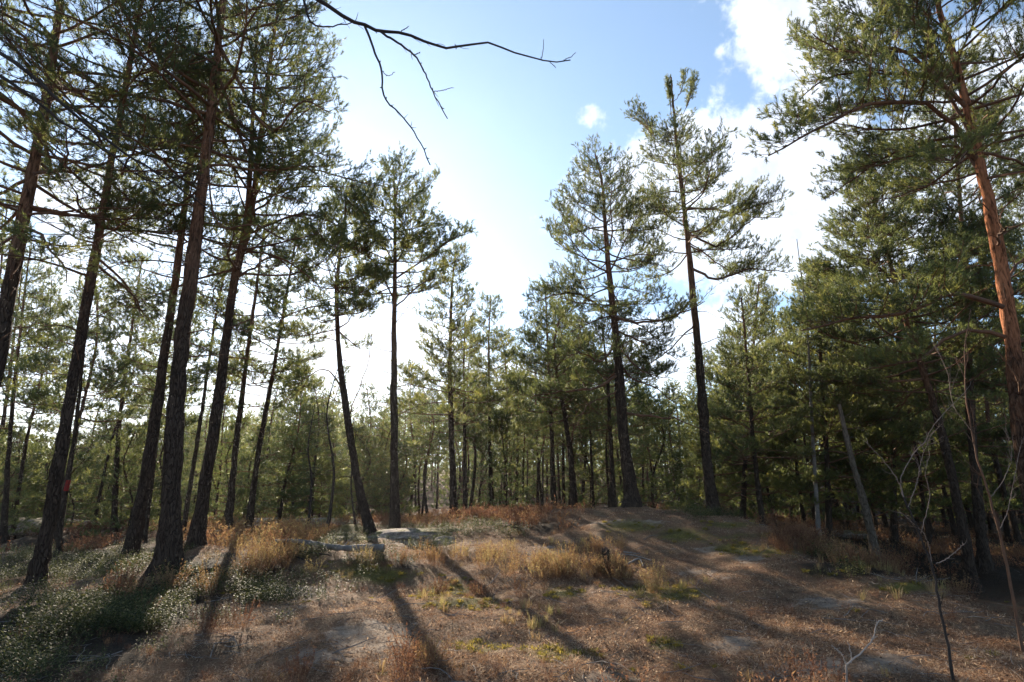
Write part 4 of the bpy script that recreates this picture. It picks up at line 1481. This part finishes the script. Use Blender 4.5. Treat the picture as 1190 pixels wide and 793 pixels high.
c0 = gpt(738, 660)
sticks('fallen_branch', 'broken grey branches lying in a heap on the heathery slope of the mound', 'branch', tuple(c0),
       [([gpt(718, 652, .1), gpt(735, 655, .12), gpt(757, 660, .10)], 0.02), ([gpt(722, 664, .04), gpt(742, 657, .10), gpt(748, 662, .04)], 0.018), ([gpt(725, 650, .12), gpt(745, 652, .09)], 0.014)], GREYWOOD, 5)
c0 = gpt(575, 680)
sticks('fallen_branch', 'thin curved twig lying in front of the golden heather', 'branch', tuple(c0), [([gpt(548, 690, .03), gpt(568, 686, .06), gpt(582, 672, .12)], 0.008)], GREYWOOD, 6)
c0 = gpt(350, 655)
sticks('fallen_branch', 'dark sticks lying below the weathered log', 'branch', tuple(c0), [([gpt(325, 648, .04), gpt(350, 655, .05), gpt(370, 662, .03)], 0.022), ([gpt(345, 645, .04), gpt(385, 650, .06)], 0.02)], DARKTWIG, 7)
c0 = gpt(828, 675)
sticks('fallen_branch', 'short pale broken stick lying on the bare ground of the mound', 'branch', tuple(c0), [([gpt(823, 670, .02), gpt(834, 677, .03)], 0.014)], PALETWIG, 8)

# stump
c0 = gpt(704, 664, 0)
st = thing('tree_stump', tuple(c0), 'small dark rotten stump in the heather of the mound', 'stump')
sgm = Geo()
hh = np.array([[0, 0, -0.05], [0, 0, 0.05], [0.01, 0, 0.15], [0.01, 0.01, 0.30]])
V, Q = tubes(hh[None], np.array([[0.12, 0.085, 0.07, 0.065]]), 14)
V = V + np.random.default_rng(3).normal(0, 0.006, V.shape)
V[-14:, 2] += np.random.default_rng(4).uniform(-0.06, 0.05, 14)
sgm.add(V, Q)
link('bark', sgm.mesh('bark', [BARK], smooth=True), st)
tg = Geo()
top = V[-14:]
tg.add(np.vstack([[top.mean(0) - [0, 0, 0.05]], top * [1, 1, 1]]), [[0, i + 1, (i + 1) % 14 + 1] for i in range(14)])
link('broken_top', tg.mesh('broken_top', [LIMB]), st)

# ------------------------------------------------------------------ ground cover
HEA = [(560, 652, 62, 14, 1.0, .8), (625, 660, 60, 16, 1.0, .7), (500, 652, 40, 12, .7, .6), (770, 682, 42, 10, 1.0, .75), (700, 668, 50, 10, .6, .6), (690, 640, 60, 10, .5, .6),
       (298, 655, 46, 16, .85, .72), (245, 672, 44, 14, .7, .55), (330, 632, 40, 8, 1.0, .6), (885, 792, 42, 14, 1.0, .35), (935, 798, 30, 10, .8, .3), (620, 614, 60, 9, 1.0, .35),
       (530, 614, 40, 8, .8, .45), (935, 634, 50, 12, 1.1, .35), (600, 604, 90, 6, 1.2, .25), (470, 606, 60, 6, .8, .4), (1060, 665, 70, 16, .6, .35), (985, 650, 30, 10, .6, .5),
       (100, 640, 70, 10, .7, .3), (60, 622, 60, 8, .8, .25), (250, 630, 50, 8, .8, .5), (1120, 700, 60, 20, .4, .3), (40, 750, 60, 30, .4, .3), (430, 655, 30, 10, .5, .9), (590, 700, 60, 10, .35, .3)]
LIN = [(60, 655, 80, 22), (110, 690, 90, 26), (40, 730, 60, 30), (20, 775, 60, 25), (175, 670, 60, 26), (230, 690, 70, 22), (290, 690, 50, 14), (375, 630, 40, 7), (355, 648, 26, 6),
       (490, 638, 30, 6), (150, 720, 60, 22), (440, 655, 30, 8), (350, 672, 30, 8), (540, 618, 60, 6), (820, 600, 50, 5), (985, 655, 40, 12), (90, 640, 90, 10)]
GRA = [(430, 660, 40, 12), (545, 665, 50, 14), (620, 670, 40, 12), (780, 690, 40, 9), (470, 690, 50, 10), (700, 630, 60, 9), (1000, 660, 40, 12), (1060, 690, 50, 12), (400, 640, 30, 6), (300, 690, 40, 10),
       (860, 640, 60, 8), (640, 720, 70, 14)]


def scatter(n, rng, r0=4.2, r1=40.0, a0=-50, a1=50):
    r = np.exp(rng.uniform(math.log(r0), math.log(r1), n))
    th = np.radians(rng.uniform(a0, a1, n))
    x, y = r * np.sin(th), r * np.cos(th)
    z = ground_z(x, y)
    u, v = pix(x, y, z)
    return x, y, z, u, v, r


def instance(g, tmpls, X, Y, Z, S, tint, rng, tl=0.0):
    n = len(X)
    which = rng.integers(0, len(tmpls), n)
    a = rng.random(n) * 2 * PI
    for k, (TV, TF, TT) in enumerate(tmpls):
        s_ = np.where(which == k)[0]
        if not len(s_):
            continue
        c_, sn = np.cos(a[s_])[:, None], np.sin(a[s_])[:, None]
        V = np.stack([(TV[None, :, 0] * c_ - TV[None, :, 1] * sn), (TV[None, :, 0] * sn + TV[None, :, 1] * c_), np.repeat(TV[None, :, 2], len(s_), 0)], -1) * S[s_, None, None]
        V += np.stack([X[s_], Y[s_], Z[s_]], -1)[:, None]
        F = (TF[None] + (np.arange(len(s_)) * len(TV))[:, None, None]).reshape(-1, TF.shape[1])
        g.add(V.reshape(-1, 3), F, 0, np.clip(tint[s_][:, None] + TT[None], 0, 1).ravel())


def heather_t(rng, stems=24, leaves=12, h=0.32, spread=0.16, lw=0.010):
    V, F, Tn = [], [], []
    for i in range(stems):
        a, rr_ = rng.random() * 6.283, spread * rng.random() ** 0.6
        b0 = np.array([math.cos(a) * rr_ * 0.4, math.sin(a) * rr_ * 0.4, -0.02])
        ln = h * rng.uniform(0.55, 1.1)
        tip = np.array([math.cos(a) * rr_ * 1.25, math.sin(a) * rr_ * 1.25, ln]) + rng.normal(0, 0.015, 3)
        midp = (b0 + tip) / 2 + rng.normal(0, 0.02, 3)
        pp = [b0, midp, tip]
        sd_ = np.array([math.sin(a + 1), math.cos(a + 1), 0]) * 0.0022
        for k in range(2):
            o_ = len(V)
            V += [pp[k] - sd_, pp[k] + sd_, pp[k + 1]]
            F.append([o_, o_ + 1, o_ + 2])
            Tn += [-0.3] * 3
        for j in range(leaves):
            f = 0.35 + 0.65 * (j + rng.random()) / leaves
            q = (b0 * (1 - f) ** 2 + 2 * midp * f * (1 - f) + tip * f * f)
            d = norm(rng.normal(size=3) + [0, 0, 0.9])
            s2_ = norm(np.cross(d, rng.normal(size=3))) * lw / 2
            o_ = len(V)
            V += [q - s2_, q + s2_, q + d * lw * rng.uniform(1.6, 3.2)]
            F.append([o_, o_ + 1, o_ + 2])
            Tn += [0.15 * (f - 0.4) + rng.normal(0, 0.10)] * 3
    return np.array(V), np.array(F), np.array(Tn)


def berry_t(rng, stems=16, leaves=9, h=0.20, spread=0.16, lf=0.024):
    V, F, Tn = [], [], []
    for i in range(stems):
        a, rr_ = rng.random() * 6.283, spread * rng.random() ** 0.5
        b0 = np.array([math.cos(a) * rr_, math.sin(a) * rr_, -0.01])
        tip = b0 + np.array([rng.normal(0, 0.03), rng.normal(0, 0.03), h * rng.uniform(0.5, 1.15)])
        for j in range(leaves):
            f = 0.25 + 0.75 * (j + rng.random()) / leaves
            q = b0 + (tip - b0) * f
            an_ = j * 2.4 + rng.random()
            el = rng.uniform(-0.1, 0.9)
            d = np.array([math.cos(an_) * math.cos(el), math.sin(an_) * math.cos(el), math.sin(el)])
            s2_ = norm(np.cross(d, [0, 0, 1]) + rng.normal(0, 0.3, 3)) * lf * 0.28
            L_ = lf * rng.uniform(0.8, 1.4)
            o_ = len(V)
            V += [q, q + d * L_ * 0.5 + s2_, q + d * L_, q + d * L_ * 0.5 - s2_]
            F.append([o_, o_ + 1, o_ + 2, o_ + 3])
            Tn += [rng.normal(0, 0.18)] * 4
    return np.array(V), np.array(F), np.array(Tn)


def grass_t(rng, n=30, h=0.19, spread=0.10, w=0.0045):
    V, F, Tn = [], [], []
    for i in range(n):
        a, rr_ = rng.random() * 6.283, spread * rng.random()
        b0 = np.array([math.cos(a) * rr_ * 0.5, math.sin(a) * rr_ * 0.5, -0.01])
        ln = h * rng.uniform(0.5, 1.2)
        out = rng.uniform(0.2, 0.9) * ln
        m1 = b0 + np.array([math.cos(a) * out * 0.35, math.sin(a) * out * 0.35, ln * 0.6])
        tp_ = b0 + np.array([math.cos(a) * out, math.sin(a) * out, ln * rng.uniform(0.55, 1.0)])
        sd_ = np.array([-math.sin(a), math.cos(a), 0]) * w / 2
        o_ = len(V)
        V += [b0 - sd_, b0 + sd_, m1 - sd_, m1 + sd_, tp_]
        F += [[o_, o_ + 1, o_ + 3], [o_, o_ + 3, o_ + 2], [o_ + 2, o_ + 3, o_ + 4]]
        Tn += [rng.normal(0, 0.2)] * 5
    return np.array(V), np.array(F), np.array(Tn)


def wsum(u, v, lst):
    best = np.zeros_like(u)
    tint = np.full_like(u, 0.3)
    for (a, b_, ra, rb, w, tn) in lst:
        e = w * np.exp(-((u - a) / ra) ** 2 - ((v - b_) / rb) ** 2)
        tint = np.where(e > best, tn, tint)
        best = np.maximum(best, e)
    return best, tint


rg = np.random.default_rng(21)
# heather
H_near = [heather_t(rg, 24, 12, 0.30, 0.17) for _ in range(5)]
H_far = [heather_t(rg, 11, 7, 0.36, 0.24, 0.022) for _ in range(4)]
x, y, z, u, v, r = scatter(30000, rg, 4.2, 45, -52, 52)
mo, ro, da = areas(x, y, z)
dn, tn = wsum(u, v, HEA)
patch = np.clip(fbm(x / 1.6 + 4, y / 1.6, 91, 3) * 1.8 + 0.02, 0, 1)
bgp = np.clip(fbm(x / 2.6 + 14, y / 2.6, 15, 3) * 1.6 + 0.25, 0, 0.8) * np.clip((r - 15) / 6, 0, 1)
low = 0.34 * np.clip(fbm(x / 0.9, y / 0.6, 19, 4) * 3.0 - 0.25, 0, 1)
dn = np.maximum(dn * (0.45 + 1.2 * patch), bgp * 0.8) + low
dn *= 1 - 0.95 * np.clip(ro * 1.7, 0, 1)
crest = (u > 690) & (u < 880) & (v > 598) & (v < 640) & (r < 17)
dn = np.where(crest, dn * 0.12, dn)
keep = rg.random(len(x)) < dn * np.where(dn > 0.35, 0.85, 0.5)
near = keep & (r < 13)
far = keep & (r >= 13)
tint = np.clip(tn + rg.normal(0, 0.13, len(x)), 0.03, 0.97)
sc_ = rg.uniform(0.55, 1.15, len(x)) * np.where((u < 360) & (v < 700), 1.25, 1.0) * np.where(dn < 0.32, 0.34, 1.0)
g = Geo()
instance(g, H_near, x[near], y[near], z[near], sc_[near], tint[near], rg)
instance(g, H_far, x[far], y[far], z[far], sc_[far] * 1.05, tint[far], rg)
tag(link('heather', g.mesh('heather', [HEATH], attr=True)), 'brown and golden winter heather growing in clumps over the clearing', 'heather', kind='stuff')
print('heather', near.sum(), far.sum())
# lingonberry
x, y, z, u, v, r = scatter(40000, rg, 4.4, 24, -52, 50)
d_ = spots(u, v, LIN)
pt = np.clip(fbm(x / 0.8 + 4, y / 0.8, 41, 3) * 2 + 0.5, 0, 1)
keep = rg.random(len(x)) < d_ * pt * 0.75
B_t = [berry_t(rg) for _ in range(5)]
g = Geo()
instance(g, B_t, x[keep], y[keep], z[keep], rg.uniform(0.7, 1.35, keep.sum()), np.clip(rg.normal(0.5, 0.2, keep.sum()), 0, 1), rg)
tag(link('lingonberry_shrubs', g.mesh('lingonberry_shrubs', [LINGON], attr=True)), 'low glossy green lingonberry shrubs carpeting the left slope', 'shrubs', kind='stuff')
print('berry', keep.sum())
# dry grass
x, y, z, u, v, r = scatter(16000, rg, 4.4, 30, -52, 52)
d_ = spots(u, v, GRA) * 0.5 + 0.004
keep = rg.random(len(x)) < d_ * np.clip(fbm(x / 1.1 + 14, y / 1.1, 47, 3) * 2 + 0.35, 0, 1)
G_t = [grass_t(rg) for _ in range(5)]
g = Geo()
instance(g, G_t, x[keep], y[keep], z[keep], rg.uniform(0.5, 1.1, keep.sum()), np.clip(rg.normal(0.5, 0.25, keep.sum()), 0, 1), rg)
tag(link('dry_grass', g.mesh('dry_grass', [STRAW], attr=True)), 'straw-coloured dry grass tufts among the heather', 'grass', kind='stuff')
print('grass', keep.sum())


# needle litter and little leaves
def litter_t(rng, n=40, spread=0.16):
    V, F, Tn = [], [], []
    for i in range(n):
        a, rr_ = rng.random() * 6.283, spread * rng.random() ** 0.5
        q = np.array([math.cos(a) * rr_, math.sin(a) * rr_, rng.uniform(0.0, 0.03)])
        b_ = rng.random() * 6.283
        e = rng.normal(0, 0.35) if rng.random() < 0.82 else rng.uniform(0.3, 1.2)
        big = rng.random() < 0.07
        L_ = rng.uniform(0.02, 0.04) if big else rng.uniform(0.03, 0.075)
        w = rng.uniform(0.010, 0.02) if big else 0.0035
        d = np.array([math.cos(b_) * math.cos(e), math.sin(b_) * math.cos(e), math.sin(e)])
        s2_ = norm(np.cross(d, [0, 0, 1]) + rng.normal(0, 0.4, 3)) * w / 2
        o_ = len(V)
        V += [q - d * L_ / 2, q + s2_, q + d * L_ / 2, q - s2_]
        F.append([o_, o_ + 1, o_ + 2, o_ + 3])
        Tn += [rng.normal(0, 0.30)] * 4
    return np.array(V), np.array(F), np.array(Tn)


x, y, z, u, v, r = scatter(19000, rg, 4.0, 15, -50, 50)
mo, ro, da = areas(x, y, z)
keep = rg.random(len(x)) < np.clip(1.0 - 1.3 * ro, 0.2, 1) * np.clip(1.05 - 1.3 * da, 0.08, 1) * np.clip(1.1 - 1.2 * mo, 0.1, 1)
L_t = [litter_t(rg) for _ in range(6)]
g = Geo()
instance(g, L_t, x[keep], y[keep], z[keep], rg.uniform(0.7, 1.3, keep.sum()), np.clip(rg.normal(0.5, 0.2, keep.sum()) + 0.35 * fbm(x[keep] / 0.7, y[keep] / 0.7, 61, 3), 0, 1), rg)
tag(link('needle_litter', g.mesh('needle_litter', [LITTER], attr=True)), 'fallen pine needles, bark flakes and dry leaves strewn over the ground', 'litter', kind='stuff')
# moss cushions
x, y, z, u, v, r = scatter(9000, rg, 4.2, 18, -50, 50)
mo, ro, da = areas(x, y, z)
keep = rg.random(len(x)) < np.clip((mo - 0.25) * 1.6, 0, 1)
M_t = [grass_t(rg, 60, 0.045, 0.11, 0.009) for _ in range(4)]
g = Geo()
instance(g, M_t, x[keep], y[keep], z[keep], rg.uniform(0.6, 1.3, keep.sum()), np.clip(rg.normal(0.5, 0.25, keep.sum()), 0, 1), rg)
tag(link('moss_cushions', g.mesh('moss_cushions', [MOSSM], attr=True)), 'yellow-green moss cushions on the mound and rocks', 'moss', kind='stuff')
print('moss', keep.sum())

# fallen twigs
x, y, z, u, v, r = scatter(1700, rg, 4.2, 22, -50, 50)
g = Geo()
for i in range(len(x)):
    L_ = rg.uniform(0.08, 0.45)
    bp = branch_curve(np.array([x[i], y[i], z[i] + 0.015]), rg.random() * 6.28, L_, rg.normal(0.05, 0.15), rg.normal(0, 0.2), rg, 6, 0.2)
    bp[:, 2] = np.maximum(bp[:, 2], ground_z(bp[:, 0], bp[:, 1]) + 0.004)
    rr_ = 0.002 + 0.010 * L_ * rg.random()
    V, Q = tubes(bp[None], np.linspace(rr_, rr_ * 0.5, 6)[None], 4)
    g.add(V, Q)
tag(link('fallen_twigs', g.mesh('fallen_twigs', [GREYWOOD])), 'small dry twigs scattered over the forest floor', 'twigs', kind='stuff')


# ------------------------------------------------------------------ the air
HZ, T = newmat('haze_air')
pv = T.n('ShaderNodeVolumePrincipled')
pv.inputs['Color'].default_value = (0.95, 0.96, 1.0, 1)
pv.inputs['Density'].default_value = HAZE
pv.inputs['Anisotropy'].default_value = 0.6
o = T.n('ShaderNodeOutputMaterial')
T.l(pv.outputs[0], o.inputs['Volume'])
hb = Geo()
X0, X1, Y0, Y1, Z0, Z1 = -720, 720, -720, 720, -6, 60
hb.add([[X0, Y0, Z0], [X1, Y0, Z0], [X1, Y1, Z0], [X0, Y1, Z0], [X0, Y0, Z1], [X1, Y0, Z1], [X1, Y1, Z1], [X0, Y1, Z1]],
       [[3, 2, 1, 0], [4, 5, 6, 7], [0, 1, 5, 4], [1, 2, 6, 5], [2, 3, 7, 6], [3, 0, 4, 7]])
tag(link('haze', hb.mesh('haze', [HZ])), 'thin bright haze between the trees', 'haze', kind='stuff')
